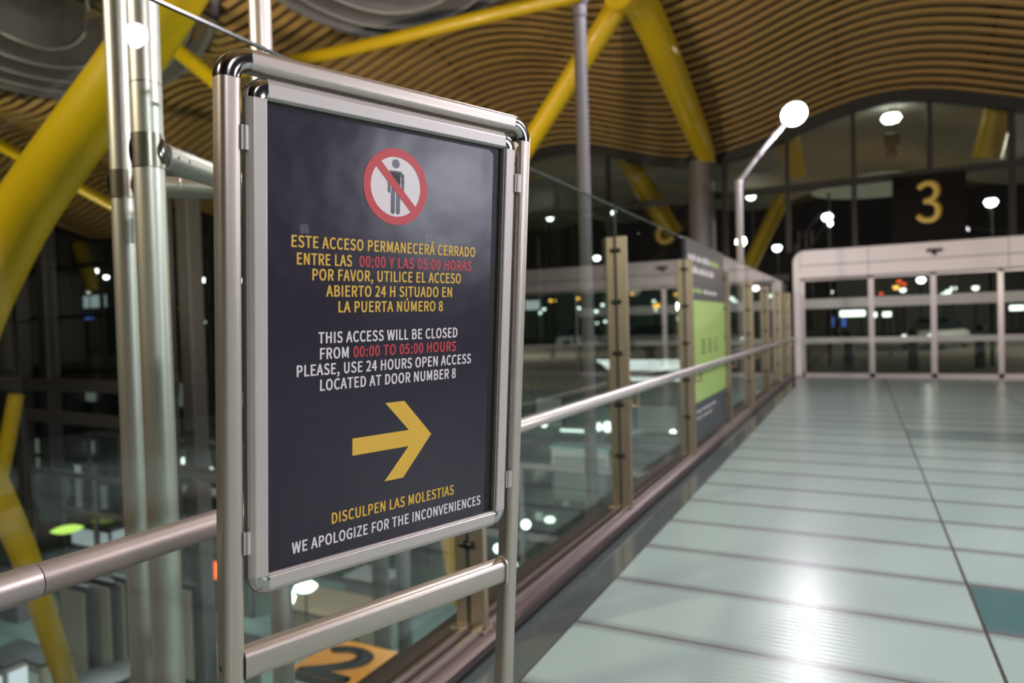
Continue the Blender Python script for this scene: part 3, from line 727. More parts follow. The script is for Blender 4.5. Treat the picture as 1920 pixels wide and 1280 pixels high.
# ================================================================== YELLOW STEEL
def yellow(name, label, pts, radii, mi='yellow', group=None, flat=None, cat='roof strut'):
    c = Vector(pts[-1]); t = tag(MB().build(name, mi), label, cat, group) if False else None
    P = [Vector(p) for p in pts]
    # smooth the path
    for _ in range(2):
        Q = [P[0]]; RR = [radii[0]]
        for i in range(len(P) - 1):
            Q += [P[i] * 0.75 + P[i+1] * 0.25, P[i] * 0.25 + P[i+1] * 0.75]; RR += [radii[i]*0.75 + radii[i+1]*0.25, radii[i]*0.25 + radii[i+1]*0.75]
        Q.append(P[-1]); RR.append(radii[-1]); P, radii = Q, RR
    mb = MB(); mb.tube([p - c for p in P], radii[0], 28, radii=radii, up=(0.3, 1, 0.1))
    o = mb.build(name, mi, smooth=True); o.location = c
    return tag(o, label, cat, group)
G = 'yellow steel roof struts'
dl = [(345,-40,6.0),(257,100,6.2),(155,240,6.4),(100,315,6.6),(38,405,6.8),(-10,500,7.0),(-45,585,7.2),(-72,680,7.4),(-72,765,7.6),(-42,855,7.9),(0,935,8.2),(50,1045,8.5),(92,1180,8.9),(128,1290,9.3),(140,1340,9.6)]
yellow('roof_strut', 'massive bent yellow roof strut sweeping down the left edge behind the steel mast', [at_d(*q) for q in dl], [0.245,0.25,0.26,0.27,0.28,0.28,0.27,0.25,0.22,0.19,0.165,0.15,0.14,0.13,0.12], group=G)
yellow('roof_strut', 'thin dim yellow strut crossing behind the big bent strut at the left edge', [at_d(30, 740, 12), at_d(10, 850, 12), at_d(-8, 930, 12)], [0.12, 0.13, 0.13], group=G)
yellow('roof_strut', 'tapered yellow strut landing on the grey column, right arm of the V', [Vector((-3.95, 12.6, 7.9)), at_d(1203, 0, 13.6), at_d(1257, 130, 15.5), at_d(1308, 250, 18.2), at_d(1326, 300, 19.3)], [0.34, 0.34, 0.33, 0.31, 0.26], group=G)
yellow('roof_strut', 'yellow strut falling to the left behind the lamp post, left arm of the V', [at_d(1180, -30, 13.5), at_d(1150, 25, 13.5), at_d(1085, 125, 14), at_d(1010, 240, 14.5), at_d(950, 335, 15), at_d(880, 450, 15.5), at_d(800, 600, 16)], [0.24, 0.23, 0.22, 0.21, 0.2, 0.2, 0.2], group=G)
yellow('ridge_tube', 'slender yellow tube curving below the round skylight baffle, above the poster stand', [at_y(1090, -12, 13.0), at_y(1040, 2, 13.0), at_y(900, 32, 12.7), at_y(750, 70, 12.4), at_y(600, 105, 12.1), at_y(500, 122, 11.9), at_y(430, 140, 11.8), at_y(400, 142, 11.7)], [0.14]*8, group='slender yellow tubes under the roof', cat='roof tube')
yellow('ridge_tube', 'short yellow tube end between the steel mast and the top of the poster stand', [at_d(290, 60, 13), at_d(330, 92, 13), at_d(395, 145, 13), at_d(450, 190, 13), at_d(520, 245, 13)], [0.15]*5, group='slender yellow tubes under the roof', cat='roof tube')
yellow('ridge_tube', 'slender yellow tube low under the left roof, passing behind the big bent strut', [at_d(-60, 240, 19), at_d(0, 272, 19), at_d(100, 325, 19.5), at_d(200, 379, 20), at_d(300, 435, 20.5)], [0.155]*5, group='slender yellow tubes under the roof', cat='roof tube')
yellow('roof_strut', 'bright yellow strut foot seen under the poster frame beside the glass post', [at_d(800, 880, 7.2), at_d(846, 1000, 7.2), at_d(852, 1075, 7.2), at_d(856, 1128, 7.2)], [0.12, 0.11, 0.09, 0.07], group=G)
# struts standing outside the glass front
for lab, a, b, r_ in [('dim yellow strut outside the glass front, above the first full glass post', (1152, 262), (1262, 440), 0.32),
                      ('dim yellow strut outside the glass front, just below the walkway lamp', (1478, 250), (1492, 332), 0.28),
                      ('dim yellow strut outside the glass front at the upper right edge', (1878, 175), (1850, 295), 0.34),
                      ('dim yellow strut outside the glass front, leaning between column and lamp pole', (1470, 365), (1395, 520), 0.22),
                      ('dim yellow strut outside the left glass front, between mast and big bent strut', (148, 455), (176, 545), 0.36)]:
    yellow('roof_strut', lab, [at_y(*a, 21.2), at_y((a[0]+b[0])/2, (a[1]+b[1])/2, 21.4), at_y(*b, 21.6)], [r_]*3, group='yellow struts outside the glass front')
# grey column below the V
gc = thing('steel_column', 'tall grey column carrying the yellow strut in front of the glass front', 'column', (-3.92, 19.75, -7.0))
MB().tube([(0, 0, 0), (0, 0, 13.1)], 0.36, 28, up=(1, 0, 0)).build('shaft', 'greysteel', gc, smooth=True)
MB().tube([(0, 0, 13.1), (0, 0, 13.25)], 0.42, 28, up=(1, 0, 0)).build('cap', 'mullion', gc, smooth=True)

# ================================================================== ROUND SKYLIGHT BAFFLES
def zpl(x, y_): return 6.62 + rise(20.4 - y_)
def skylight(label, E_):
    cx, cy, a_, b_, ang = E_
    z0 = zpl(cx, cy) - 0.55; ca, sa = math.cos(ang), math.sin(ang)
    def pt(f, th):
        x = a_ * f * math.cos(th); y_ = b_ * f * math.sin(th); return x * ca - y_ * sa, x * sa + y_ * ca
    t = thing('skylight_baffle', label, 'skylight baffle', (cx, cy, z0), 'round skylight baffles in the roof')
    NN = 72; ring = MB(); vs = []
    for k in range(NN):
        th = 2*PI*k/NN; x, y_ = pt(1, th); z = zpl(cx + x, cy + y_) - z0
        for f, zz in ((1 + 0.12/b_, z + 0.04), (1 + 0.03/b_, z - 0.16), (1 - 0.10/b_, z - 0.18), (1 - 0.14/b_, z + 1.2), (1 + 0.12/b_, z + 1.2)):
            x, y_ = pt(f, th); vs.append((x, y_, zz))
    ring.add(vs, [(k*5+j, k*5+(j+1) % 5, ((k+1) % NN)*5+(j+1) % 5, ((k+1) % NN)*5+j) for k in range(NN) for j in range(5)])
    ring.build('rim', 'baffle', t, smooth=True)
    dk = MB(); dk.add([pt(1.1, 2*PI*k/NN) + (2.4,) for k in range(NN)], [tuple(range(NN))]); dk.build('cover', 'void', t)
    for i, fr_ in enumerate((0.34, 0.55, 0.73, 0.88)):
        for half in (0, 1):
            a0 = -PI/2 + PI * half + 0.20 - 0.17 * i; a1 = a0 + PI * 0.86; M_ = 28; vs = []; es = []
            for k in range(M_ + 1):
                th = a0 + (a1 - a0) * k / M_; xo, yo = pt(1, th); zl = zpl(cx + xo, cy + yo) - z0 - 0.14 + 0.05 * (1 - fr_)
                x, y_ = pt(fr_, th); x2, y2 = pt(fr_ * 1.0 + 0.03, th)
                vs.append((x, y_, zl)); vs.append((x2, y2, zl + 1.5)); es.append((x, y_, zl))
            n_ = len(vs); vs2 = [(x * 1.01, y_ * 1.01, z) for x, y_, z in vs]
            fs = [(2*k, 2*k+1, 2*k+3, 2*k+2) for k in range(M_)] + [(n_+2*k, n_+2*k+1, n_+2*k+3, n_+2*k+2) for k in range(M_)] + [(2*k, 2*k+2, n_+2*k+2, n_+2*k) for k in range(M_)] + [(2*k+1, 2*k+3, n_+2*k+3, n_+2*k+1) for k in range(M_)] + [(0, 1, n_+1, n_), (2*M_, 2*M_+1, n_+2*M_+1, n_+2*M_)]
            vb = MB(); vb.add(vs + vs2, fs); vo = vb.build('vane', 'baffle', t, smooth=True)
            eb = MB(); eb.tube(es, 0.024, 8); eb.build('vane_edge', 'baffle_edge', vo, smooth=True)
    return t
skylight('large grey round skylight baffle at the upper left corner behind the bent yellow strut', SKY[0])
skylight('grey round skylight baffle at the top centre above the slender yellow tube', SKY[1])

# ================================================================== OUTSIDE THE DOORS
struct(MB().box((-120, 20.6, -0.5), (60, 110, 0.0)).build('ground', 'asphalt'))
ev = MB(); ysv = [20.55, 22, 24, 26, 28, 30]
vs = [(x, y_, zc(x, 20.4) - 0.13 * (y_ - 20.4) * 0.2 + 0.1) for y_ in ysv for x in XS]; n = len(XS)
ev.add(vs, [(j*n+i, j*n+i+1, (j+1)*n+i+1, (j+1)*n+i) for j in range(len(ysv)-1) for i in range(n-1)])
struct(ev.build('ceiling_eave', 'soffit', smooth=True))
lamp('forecourt_lamp', (14, 30, 6.4), (4, 29, 0), 9000, (1.0, 0.95, 0.80), radius=0.1, angle=160)
lamp('forecourt_lamp', (22, 44, 7.4), (6, 43, 0), 9000, (1.0, 0.95, 0.80), radius=0.1, angle=165)
lamp('forecourt_lamp', (-22, 34, 6.4), (-22, 36, 0), 1200, (0.9, 1.0, 0.95), radius=0.1, angle=165)
lamp('eave_uplight', (-6.0, 26.5, 0.4), (-6.0, 23.5, 8), 110, (0.9, 1.0, 0.85), radius=0.05)
lamp('eave_uplight', (2.0, 26.5, 0.4), (2.0, 23.5, 8), 110, (0.9, 1.0, 0.85), radius=0.05)

# tall cool white lamps beyond the glass; several stand in for facade reflections
def lamp_or_reflection(label, px, py, Y, r_, m_='l_street', group='street lamps outside the glass front', pole=True):
    p = at_y(px, py, Y)
    t = thing('lamp_or_reflection', label, 'street lamp', (p.x, Y, 0.0), group)
    h = p.z
    a = MB(); a.tube([(0, 0.12, 0), (0, 0.12, max(h, 0.3))], 0.05, 8, up=(1, 0, 0)); a.build('pole', 'mullion', t, smooth=True)
    b = MB(); b.lathe((0, 0, h), [(0.0, r_*0.75), (r_*0.6, r_*0.65), (r_*0.85, r_*0.42), (r_*0.7, r_*0.4)], 12); b.build('lamp_head', 'mullion', t, smooth=True)
    c = MB(); c.lathe((0, 0, h), [(0.0, -r_*0.9), (r_*0.65, -r_*0.68), (r_, 0.0), (r_*0.7, r_*0.4), (0, r_*0.4)], 12); c.build('lens', m_, t, smooth=True)
    return t
SL = [('lamp standing in for a facade reflection just right of the curved lamp pole', 1408, 367, .24), ('lamp standing in for a facade reflection left of the number 3 banner', 1551, 406, .24), ('lamp standing in for a facade reflection right of the number 3 banner', 1858, 378, .25),
      ('lamp standing in for a facade reflection just above the rounded portal corner', 1457, 464, .22), ('lamp standing in for a facade reflection right above the first full glass post', 1147, 394, .25), ('street lamp glowing left of the first glass post near its top', 1119, 483, .2),
      ('lamp standing in for a facade reflection beside the poster stand, left one of a touching pair', 1019, 402, .2), ('lamp standing in for a facade reflection beside the poster stand, right one of a touching pair', 1031, 408, .2), ('lamp standing in for a facade reflection between poster stand and tall lamp post', 1070, 399, .14),
      ('street lamp glowing left of the steel mast, upper of the cluster', 184, 507, .24), ('street lamp glowing against the left edge of the steel mast', 199, 519, .22), ('street lamp glowing above the lit white canopy', 165, 545, .2),
      ('lone street lamp glowing between the two dark columns on the left', 72, 548, .24), ('street lamp glowing between steel mast and poster stand', 381, 524, .24), ('street lamp glowing in the gap between stand post and poster frame', 447, 525, .24),
      ('street lamp glowing high between steel mast and poster stand', 381, 398, .13)]
for k_, (lab, px, py, r_) in enumerate(SL): lamp_or_reflection(lab, px, py, 40.0 if k_ == 15 else 36.0 if py > 460 else 25.5 - 0.4 * (k_ % 3), r_ * (1 if py > 460 else 0.72))
# far lamps: amber, red and white points
FLP = [('amber', 'beside the poster stand, brightest of its row', 1033, 563, 'l_amber', .2), ('amber', 'dim, just right of the brightest amber lamp by the stand', 1041, 563, 'l_amber', .1), ('amber', 'left edge of the tall lamp post', 1084, 559, 'l_amber', .18),
       ('amber', 'right edge of the first full glass post', 1185, 550, 'l_amber', .17), ('amber', 'at the left edge of the second full glass post', 1267, 551, 'l_amber', .2), ('yellow', 'large, between the first two full glass posts', 1231, 572, 'l_amber', .34),
       ('white', 'above the large yellow lamp between the glass posts', 1226, 564, 'l_far', .16), ('white', 'below the large yellow lamp between the glass posts', 1229, 581, 'l_far', .18), ('white', 'lowest of a trio beside the poster stand', 1012, 586, 'l_far', .2), ('white', 'left of a trio beside the poster stand', 1004, 578, 'l_far', .15),
       ('white', 'right of a trio beside the poster stand', 1020, 579, 'l_far', .16), ('white', 'below the amber lamp at the tall lamp post', 1086, 577, 'l_far', .18), ('white', 'right of the tall lamp post, middle height', 1118, 583, 'l_far', .2), ('white', 'left of the first full glass post, upper', 1130, 571, 'l_far', .19),
       ('white', 'left of the first full glass post, lower', 1120, 605, 'l_far', .2), ('white', 'against the first full glass post, lower', 1135, 602, 'l_far', .16), ('white', 'through the first door leaf near its top', 1557, 547, 'l_far', .2), ('amber', 'through the second door leaf, brightest', 1680, 538, 'l_amber', .24),
       ('red', 'through the second door leaf, above the amber one', 1686, 527, 'l_red', .2), ('amber', 'through the second door leaf, right and dim', 1695, 532, 'l_red', .18), ('white', 'through the second door leaf beside the amber one', 1693, 543, 'l_far', .22), ('white', 'large, through the second door leaf near the header', 1727, 524, 'l_street', .3),
       ('white', 'through the third door leaf near its right frame', 1829, 539, 'l_far', .24), ('amber', 'dim, low in the second door leaf', 1652, 550, 'l_red', .16), ('white', 'between steel mast and stand, lower left', 369, 612, 'l_far', .2), ('white', 'between steel mast and stand, lower right', 387, 603, 'l_far', .2),
       ('amber', 'between steel mast and stand', 337, 579, 'l_amber', .2), ('red', 'between steel mast and stand, beside the amber one', 367, 581, 'l_red', .22), ('white', 'dim, between mast and stand at upper left', 312, 535, 'l_far', .13), ('white', 'dim, between mast and stand at upper right', 359, 534, 'l_far', .13),
       ('white', 'left end of a slanted row in the third door leaf', 1770, 551, 'l_far', .2), ('white', 'middle of a slanted row in the third door leaf', 1778, 546, 'l_far', .2), ('white', 'right end of a slanted row in the third door leaf', 1788, 540, 'l_far', .22)]
for i, (cn, where, px, py, mk, r_) in enumerate(FLP):
    lamp_or_reflection('far %s lamp %s' % (cn, where), px, py, 58.0 + (i % 5) * 2.0, r_, mk, 'far lamps on the road')
# flood lamp and loudspeaker under the eave
p = at_y(1671, 222, 21.6)
fd = thing('flood_lamp', 'bright flood lamp under the eave above the number 3 banner', 'flood lamp', p)
MB().lathe((0, 0, 0), [(0.0, -0.12), (0.17, -0.10), (0.25, 0.0), (0.2, 0.1), (0, 0.1)], 18).build('lens', 'l_street', fd, smooth=True)
MB().tube([(0, 0, 0.05), (0, 0, zc(p.x, 20.4) - p.z + 0.02)], 0.03, 8, up=(1, 0, 0)).build('stem', 'mullion', fd)
p = at_y(1672, 268, 21.2)
sp = thing('loudspeaker', 'black loudspeaker hanging under the flood lamp above the number 3 banner', 'loudspeaker', p)
MB().box((-0.18, -0.15, -0.08), (0.18, 0.15, 0.24)).build('cabinet', 'black', sp, bevel=0.03)
MB().lathe((0, 0, -0.08), [(0.0, -0.30), (0.12, -0.29), (0.15, -0.2), (0.08, 0.0)], 16).build('horn', 'black', sp, smooth=True)
MB().tube([(0.1, 0.1, 0.28), (0.1, 0.1, zc(p.x, 20.4) - p.z + 0.02)], 0.015, 6, up=(1, 0, 0)).build('stem', 'mullion', sp)
# pale roof shell glimpsed behind the transom
ds = MB(); c = at_y(1665, 322, 42); 
for_r = []
ds.lathe((0, 0, 0), [(0.0, 1.25), (1.7, 1.1), (3.2, 0.58), (3.8, 0.0), (0, 0.0)], 32)
for dx_ in (-2.9, 2.9): ds.tube([(dx_, 0, 0.05), (dx_, 0, -(c.z - 0.75))], 0.06, 8, up=(1, 0, 0), mi=1)
do_ = ds.build('shelter_dome', [lamp_mat('lit_shelter_dome', (0.55, 0.56, 0.42), 0.30), 'mullion'], smooth=True); do_.location = (c.x, 42, c.z - 0.75); tag(do_, 'pale shallow dome of a shelter glimpsed behind the transom above the number 3', 'shelter roof')
# crash barrier, bollards, road furniture beyond the doors
bx = thing('crash_barrier', 'low pale crash barrier along the road beyond the doors', 'barrier', (3, 31, 0))
for x in range(-8, 22, 3): MB().box((x, -0.04, 0), (x + 0.12, 0.06, 0.62)).build('barrier_post', 'slab', bx)
MB().box((-9, -0.09, 0.48), (22, -0.04, 0.64)).build('barrier_beam', 'doorframe', bx, bevel=0.03)
for lab, px in (('dark bollard seen through the first door leaf', 1592), ('dark bollard seen through the second door leaf', 1713), ('thick dark bollard seen through the third door leaf', 1838)):
    p = at_z(px, 693 if px < 1800 else 690, 0.0); hgt = 1.15 if px < 1800 else 1.25
    bo = thing('bollard', lab, 'bollard', p, 'bollards outside the doors')
    MB().lathe((0, 0, 0), [(0.0, 0), (0.14, 0), (0.13, hgt - 0.05), (0.09, hgt), (0, hgt)], 14).build('shaft', 'mullion', bo, smooth=True)
    MB().lathe((0, 0, hgt - 0.25), [(0.142, 0), (0.142, 0.1)], 14).build('band', 'slab', bo, smooth=True)
# long low buildings across the road, with lit shop fronts
def building(label, x0, x1, Y, h, wallm, wins):
    t = thing('terminal_building', label, 'building', ((x0 + x1) / 2, Y, 0), 'dark buildings across the road')
    cx = (x0 + x1) / 2
    MB().box((x0 - cx, 0, 0), (x1 - cx, 6, h)).build('wall', wallm, t)
    MB().box((x0 - cx - 0.5, -1.5, h), (x1 - cx + 0.5, 6.2, h + 0.4)).build('roof', 'mullion', t)
    for (a, b, z0, z1, mk) in wins: MB().box((a - cx, -0.06, z0), (b - cx, 0.02, z1)).build('lit_window', mk, t)
    return t
building('dark low building with lit canopy bands straight beyond the doors', -2, 30, 74, 5.4, 'slab', [])
building('dark low building far left beyond the glass front', -118, -10, 74, 6.2, 'teal', [])
def glow(name, label, cat, px0, py0, px1, py1, Y, mk, grp='lit signs and canopies across the road'):
    a = at_y(px0, py0, Y); b = at_y(px1, py1, Y); c = (a + b) / 2
    t = thing(name, label, cat, (c.x, Y, min(a.z, b.z)), grp)
    w_, h_ = abs(b.x - a.x) / 2, abs(b.z - a.z)
    MB().box((-w_, -0.03, 0), (w_, 0.0, h_)).build('lit_face', mk, t)
    MB().box((-w_ - 0.06, 0.0, -0.06), (w_ + 0.06, 0.25, h_ + 0.06)).build('case', 'mullion', t)
    for sx_ in (-0.7, 0.7): MB().box((sx_ * w_ - 0.06, 0.05, -t.location.z), (sx_ * w_ + 0.06, 0.17, 0)).build('leg', 'mullion', t)
    return t
glow('lit_canopy', 'long bright canopy light seen in the first door leaf', 'lit canopy', 1575, 583, 1622, 592, 55, 'l_far')
glow('lit_canopy', 'short bright canopy light beside the first door stile', 'lit canopy', 1630, 586, 1644, 594, 55, 'l_far')
glow('lit_canopy', 'bright canopy light in the second door leaf', 'lit canopy', 1655, 585, 1671, 593, 55, 'l_far')
glow('lit_sign', 'blue lit sign in the first door leaf, left one', 'lit sign', 1557, 594, 1564, 612, 53, 'l_blue')
glow('lit_sign', 'blue lit sign in the first door leaf, right one', 'lit sign', 1578, 596, 1586, 612, 53, 'l_blue')
glow('lit_canopy', 'pale canopy light in the right door leaf', 'lit canopy', 1893, 573, 1920, 581, 55, 'l_far')
glow('lit_canopy', 'long white canopy light left of the steel mast', 'lit canopy', 95, 560, 200, 575, 44, 'l_soft')
glow('lit_sign', 'white lit sign just right of the poster stand', 'lit sign', 985, 564, 1012, 580, 52, 'l_screen')
glow('lit_sign', 'small blue lit sign under the long white canopy', 'lit sign', 160, 588, 175, 598, 44, 'l_blue')
# cars
def car(label, x, y_, z, rz, m_='carwhite', lights=True):
    t = thing('car', label, 'car', (x, y_, z), 'cars on the road'); t.rotation_euler = (0, 0, rz)
    sec = [(-2.1, 0.35, 0.62), (-2.0, 0.28, 0.85), (-1.0, 0.25, 0.95), (0.3, 0.25, 0.93), (1.2, 0.25, 0.9), (2.0, 0.28, 0.75), (2.15, 0.36, 0.55)]
    b = MB(); vs = []; fs = []
    for (a, zl, zh) in sec:
        wd = 0.86 if abs(a) < 1.9 else 0.74
        vs += [(a, -wd, zl), (a, -wd, zh - 0.08), (a, -wd + 0.12, zh), (a, wd - 0.12, zh), (a, wd, zh - 0.08), (a, wd, zl)]
    for i in range(len(sec) - 1):
        for k in range(6): fs.append((i*6+k, i*6+(k+1) % 6, (i+1)*6+(k+1) % 6, (i+1)*6+k))
    fs += [tuple(range(6)), tuple(range(len(sec)*6-6, len(sec)*6))]
    b.add(vs, fs); b.build('body', m_, t, smooth=True)
    g = MB(); vs = []; cs = [(-1.5, 0.92, 0.93, 0.8), (-1.0, 1.40, 0.9, 0.62), (0.2, 1.44, 0.9, 0.62), (1.05, 0.92, 0.93, 0.78)]
    for a, zt, zb_, wd in cs: vs += [(a, -0.8, 0.9), (a, -wd, zt), (a, wd, zt), (a, 0.8, 0.9)]
    g.add(vs, [(i*4+k, i*4+(k+1) % 4, (i+1)*4+(k+1) % 4, (i+1)*4+k) for i in range(3) for k in range(4)] + [(0, 1, 2, 3), (12, 13, 14, 15)]); g.build('cabin_glass', 'carglass', t, smooth=True)
    for a in (-1.3, 1.3):
        for s_ in (-1, 1):
            w2 = MB(); w2.lathe((a, s_*0.80, 0.32), [(0.0, -0.09), (0.3, -0.09), (0.32, -0.05), (0.32, 0.05), (0.3, 0.09), (0, 0.09)], 18, axis=(0, 1, 0)); w2.build('wheel', 'black', t, smooth=True)
    for s_ in (-1, 1): MB().lathe((2.12, s_*0.55, 0.6), [(0, 0.03), (0.1, 0.02), (0.12, 0)], 10, axis=(1, 0, 0)).build('headlight', 'l_far', t)
    return t
p = at_z(1768, 640, 0.0); car('white car with lit headlights beyond the middle door stiles', 3.2, 38, 0, math.radians(-115))
p = at_y(1232, 622, 40); car('pale car seen between the first two glass posts', p.x, 40, 0, math.radians(-10))
p = at_y(1105, 610, 42); car('pale car seen behind the tall grey lamp post', p.x, 42, 0, math.radians(5))

# ================================================================== LOWER CONCOURSE
LZ = -7.0
struct(MB().box((-50, -8, LZ - 0.3), (-1.9, 34, LZ)).build('floor_lower', 'tile'))
struct(MB().box((-50, 30.0, LZ), (-1.0, 30.4, -0.5)).build('wall_lower', 'teal'))
struct(MB().box((-50, -8.3, LZ), (-1.9, -8.0, 6)).build('wall_back', 'darkcol'))
struct(MB().box((-1.95, 20.6, LZ), (-1.6, 30, -0.5)).build('wall_right', 'slab'))
struct(MB().box((-50, 22.5, -3.9), (-2.0, 30, -3.6)).build('floor_middle', 'slab'))
struct(MB().box((-50.4, -8, LZ), (-50, 30, 9)).build('wall_left', 'darkcol'))
# dark facade columns
for lab, px, wd in [('slim dark column at the left edge behind the bent yellow strut', 40, 0.62), ('dark column left of the steel mast', 92, 0.66)]:
    p = at_y(px, 640, 19.4); c = thing('facade_column', lab, 'column', (p.x, 19.4, LZ), 'dark columns along the glass front')
    MB().box((-wd/2, -wd/2, 0), (wd/2, wd/2, zc(p.x, 19.4) - LZ - 0.02)).build('shaft', 'darkcol', c, bevel=0.06); MB().box((-wd/2 - 0.08, -wd/2 - 0.08, 0), (wd/2 + 0.08, wd/2 + 0.08, 0.3)).build('base', 'greysteel', c, bevel=0.03)
for lab, px, d, wd, top in [('brown column between steel mast and poster stand', 362, 16.0, 0.20, 640), ('slim brown column touching the right side of the steel mast', 318, 16.2, 0.12, 640)]:
    p = at_d(px, top, d); c = thing('facade_column', lab, 'column', (p.x, p.y, LZ), 'dark columns along the glass front')
    MB().box((-wd, -wd, 0), (wd, wd, 12.9)).build('shaft', 'darkcol', c, bevel=0.04); MB().box((-wd - 0.06, -wd - 0.06, 0), (wd + 0.06, wd + 0.06, 0.25)).build('base', 'greysteel', c, bevel=0.02)
for lab, px, py, d, wd in [('grey round column under the poster frame, nearer one', 712, 1050, 13.0, 0.16), ('grey round column under the poster frame, beside the yellow strut foot', 755, 1050, 15.0, 0.16)]:
    p = at_d(px, py, d); c = thing('round_column', lab, 'column', (p.x, p.y, LZ), 'round columns in the lower hall')
    MB().tube([(0, 0, 0), (0, 0, 5.6)], wd, 18, up=(1, 0, 0)).build('shaft', 'greysteel', c, smooth=True)
    MB().tube([(0, 0, 0), (0, 0, 0.12)], wd * 1.3, 18, up=(1, 0, 0)).build('base', 'mullion', c, smooth=True)
# dark beams across the void
for lab, a, b, d0, d1, th in [('dark beam across the lower hall left of the steel mast, upper', (-30, 718), (330, 728), 17, 16, 0.14), ('dark beam across the lower hall left of the steel mast, lower', (30, 775), (330, 800), 16, 15, 0.12), ('dark sloping beam across the lower hall between column and stand', (300, 875), (470, 905), 13, 12.6, 0.10)]:
    pa = at_d(*a, d0); pb = at_d(*b, d1); mb = MB(); mb.sweep([pa, pb], [(-th, -th), (th, -th), (th, th), (-th, th)]); o = mb.build('steel_beam', 'darkcol'); shift_o = None
    tag(o, lab, 'beam', 'dark beams across the lower hall')
# glazed partitions of the lower hall
def partition(label, x0, x1, Y, z0, z1, step):
    t = thing('glazed_partition', label, 'glass partition', ((x0 + x1) / 2, Y, z0), 'glazed partitions of the lower hall'); cx = (x0 + x1) / 2
    k = int((x1 - x0) / step)
    for i in range(k + 1):
        x = x0 + i * step - cx; MB().box((x - 0.07, -0.07, 0), (x + 0.07, 0.07, z1 - z0)).build('mullion', 'darkcol', t)
    for z in (0.1, 2.4, (z1 - z0) - 0.1): MB().box((x0 - cx, -0.06, z - 0.09), (x0 + k * step - cx, 0.06, z + 0.09)).build('transom', 'darkcol', t)
    MB().box((x0 - cx, -0.008, 0.1), (x0 + k * step - cx, 0.008, z1 - z0 - 0.1)).build('glass', 'g_door', t)
partition('dark framed glass partition across the far side of the lower hall', -30, -3.0, 18.0, LZ, -2.4, 2.1)
partition('dark framed glass partition deep in the lower hall behind the mast', -28, -15, 14.65, LZ, -3.2, 1.9)
# things on the lower floors
def lower_box(name, label, cat, px, py, z, sx, sy, sz, bodym, topm, grp=None, extra=None):
    p = at_z(px, py, z + sz); t = thing(name, label, cat, (p.x, p.y, z), grp)
    MB().box((-sx/2, -sy/2, 0), (sx/2, sy/2, sz - 0.06)).build('body', bodym, t, bevel=0.02)
    MB().box((-sx/2 - 0.05, -sy/2 - 0.05, sz - 0.06), (sx/2 + 0.05, sy/2 + 0.05, sz)).build('top', topm, t, bevel=0.01)
    if extra: MB().box((sx/2, -sy/2 + 0.08, 0.2), (sx/2 + 0.03, sy/2 - 0.08, sz - 0.2)).build('lit_panel', extra, t)
    if extra: MB().box((-sx/2 + 0.1, -sy/2 - 0.03, 0.2), (sx/2 - 0.1, -sy/2, sz - 0.25)).build('lit_panel', extra, t)
    return t
D = 'counters in the lower hall'
for lab, px, py, sx, sy, sz, bm_, tm_, ex in [
    ('long dark counter between the tall lamp post and the first glass post', 1092, 925, 1.5, 1.0, 1.1, 'darkcol', 'slab', None), ('beige counter left of the tall lamp post', 1022, 900, 1.3, 0.9, 1.5, 'beige', 'slab', None), ('low brown counter beside the stand post', 1092, 985, 1.6, 0.9, 0.9, 'brown', 'beige', None),
    ('dark counter between the first two glass posts', 1225, 815, 3.2, 1.2, 1.3, 'darkcol', 'teal', None), ('lit counter left of the first glass post', 1095, 835, 1.8, 0.8, 1.6, 'slab', 'teal', 'l_room'),
    ('dark counter with lit front between mast and brown column', 336, 925, 1.2, 0.9, 1.3, 'darkcol', 'slab', 'l_room'), ('green counter right of the brown column', 398, 1030, 1.0, 0.9, 1.4, 'teal', 'slab', None), ('dark counter under the poster frame centre', 700, 1075, 1.4, 1.0, 1.2, 'darkcol', 'slab', None),
    ('long dark counter crossing behind the big yellow strut', 20, 1075, 2.6, 1.0, 1.2, 'darkcol', 'black', None), ('dark counter left of the steel mast above the beige panels', 170, 1060, 2.2, 1.0, 1.1, 'darkcol', 'slab', None), ('slim dark counter right of the brown column', 452, 1200, 0.6, 0.6, 1.3, 'darkcol', 'black', None)]:
    lower_box('counter', lab, 'counter', px, py, -3.6 if (px > 900 and py < 890) else LZ, sx, sy, sz, bm_, tm_, D, ex)
lower_box('counter', 'brown counter with blue white lamps under the poster frame', 'counter', 628, 1130, LZ, 2.8, 1.4, 1.1, 'brown', 'brown', D)
lower_box('counter', 'white topped counter between mast and big yellow strut', 'counter', 195, 975, LZ, 2.6, 1.2, 1.1, 'slab', 'doorframe', D, 'l_screen')
lower_box('counter', 'pale green topped counter left of the dark column', 'counter', 72, 965, LZ, 3.0, 1.4, 1.0, 'slab', 'beige', D)
lower_box('display_cabinet', 'white lit display cabinet at the bottom left corner', 'cabinet', 22, 1222, LZ, 1.0, 0.8, 2.1, 'doorframe', 'black', None, 'l_screen')
lower_box('display_cabinet', 'beige display cabinet beside the foot of the big yellow strut', 'cabinet', 88, 1228, LZ, 0.5, 0.5, 2.2, 'beige', 'black', None, 'l_room')
for lab, px, py, sx in [('beige panel in dark frame right of the yellow strut, left one', 135, 1165, 0.9), ('beige panel in dark frame right of the yellow strut, right one', 184, 1155, 0.8), ('beige panel in dark frame behind the steel mast edge', 222, 1150, 0.4), ('slanted beige panel between mast and brown column', 345, 1165, 0.45)]:
    p = at_z(px, py, LZ + 2.2); t = thing('wall_panel', lab, 'panel', (p.x, p.y, LZ), 'beige panels in the lower hall')
    MB().box((-sx/2, 0, 0.9), (sx/2, 0.05, 2.9)).build('panel', 'beige', t); MB().box((-sx/2 - 0.12, 0.05, 0), (sx/2 + 0.12, 0.13, 3.05)).build('frame', 'mullion', t)
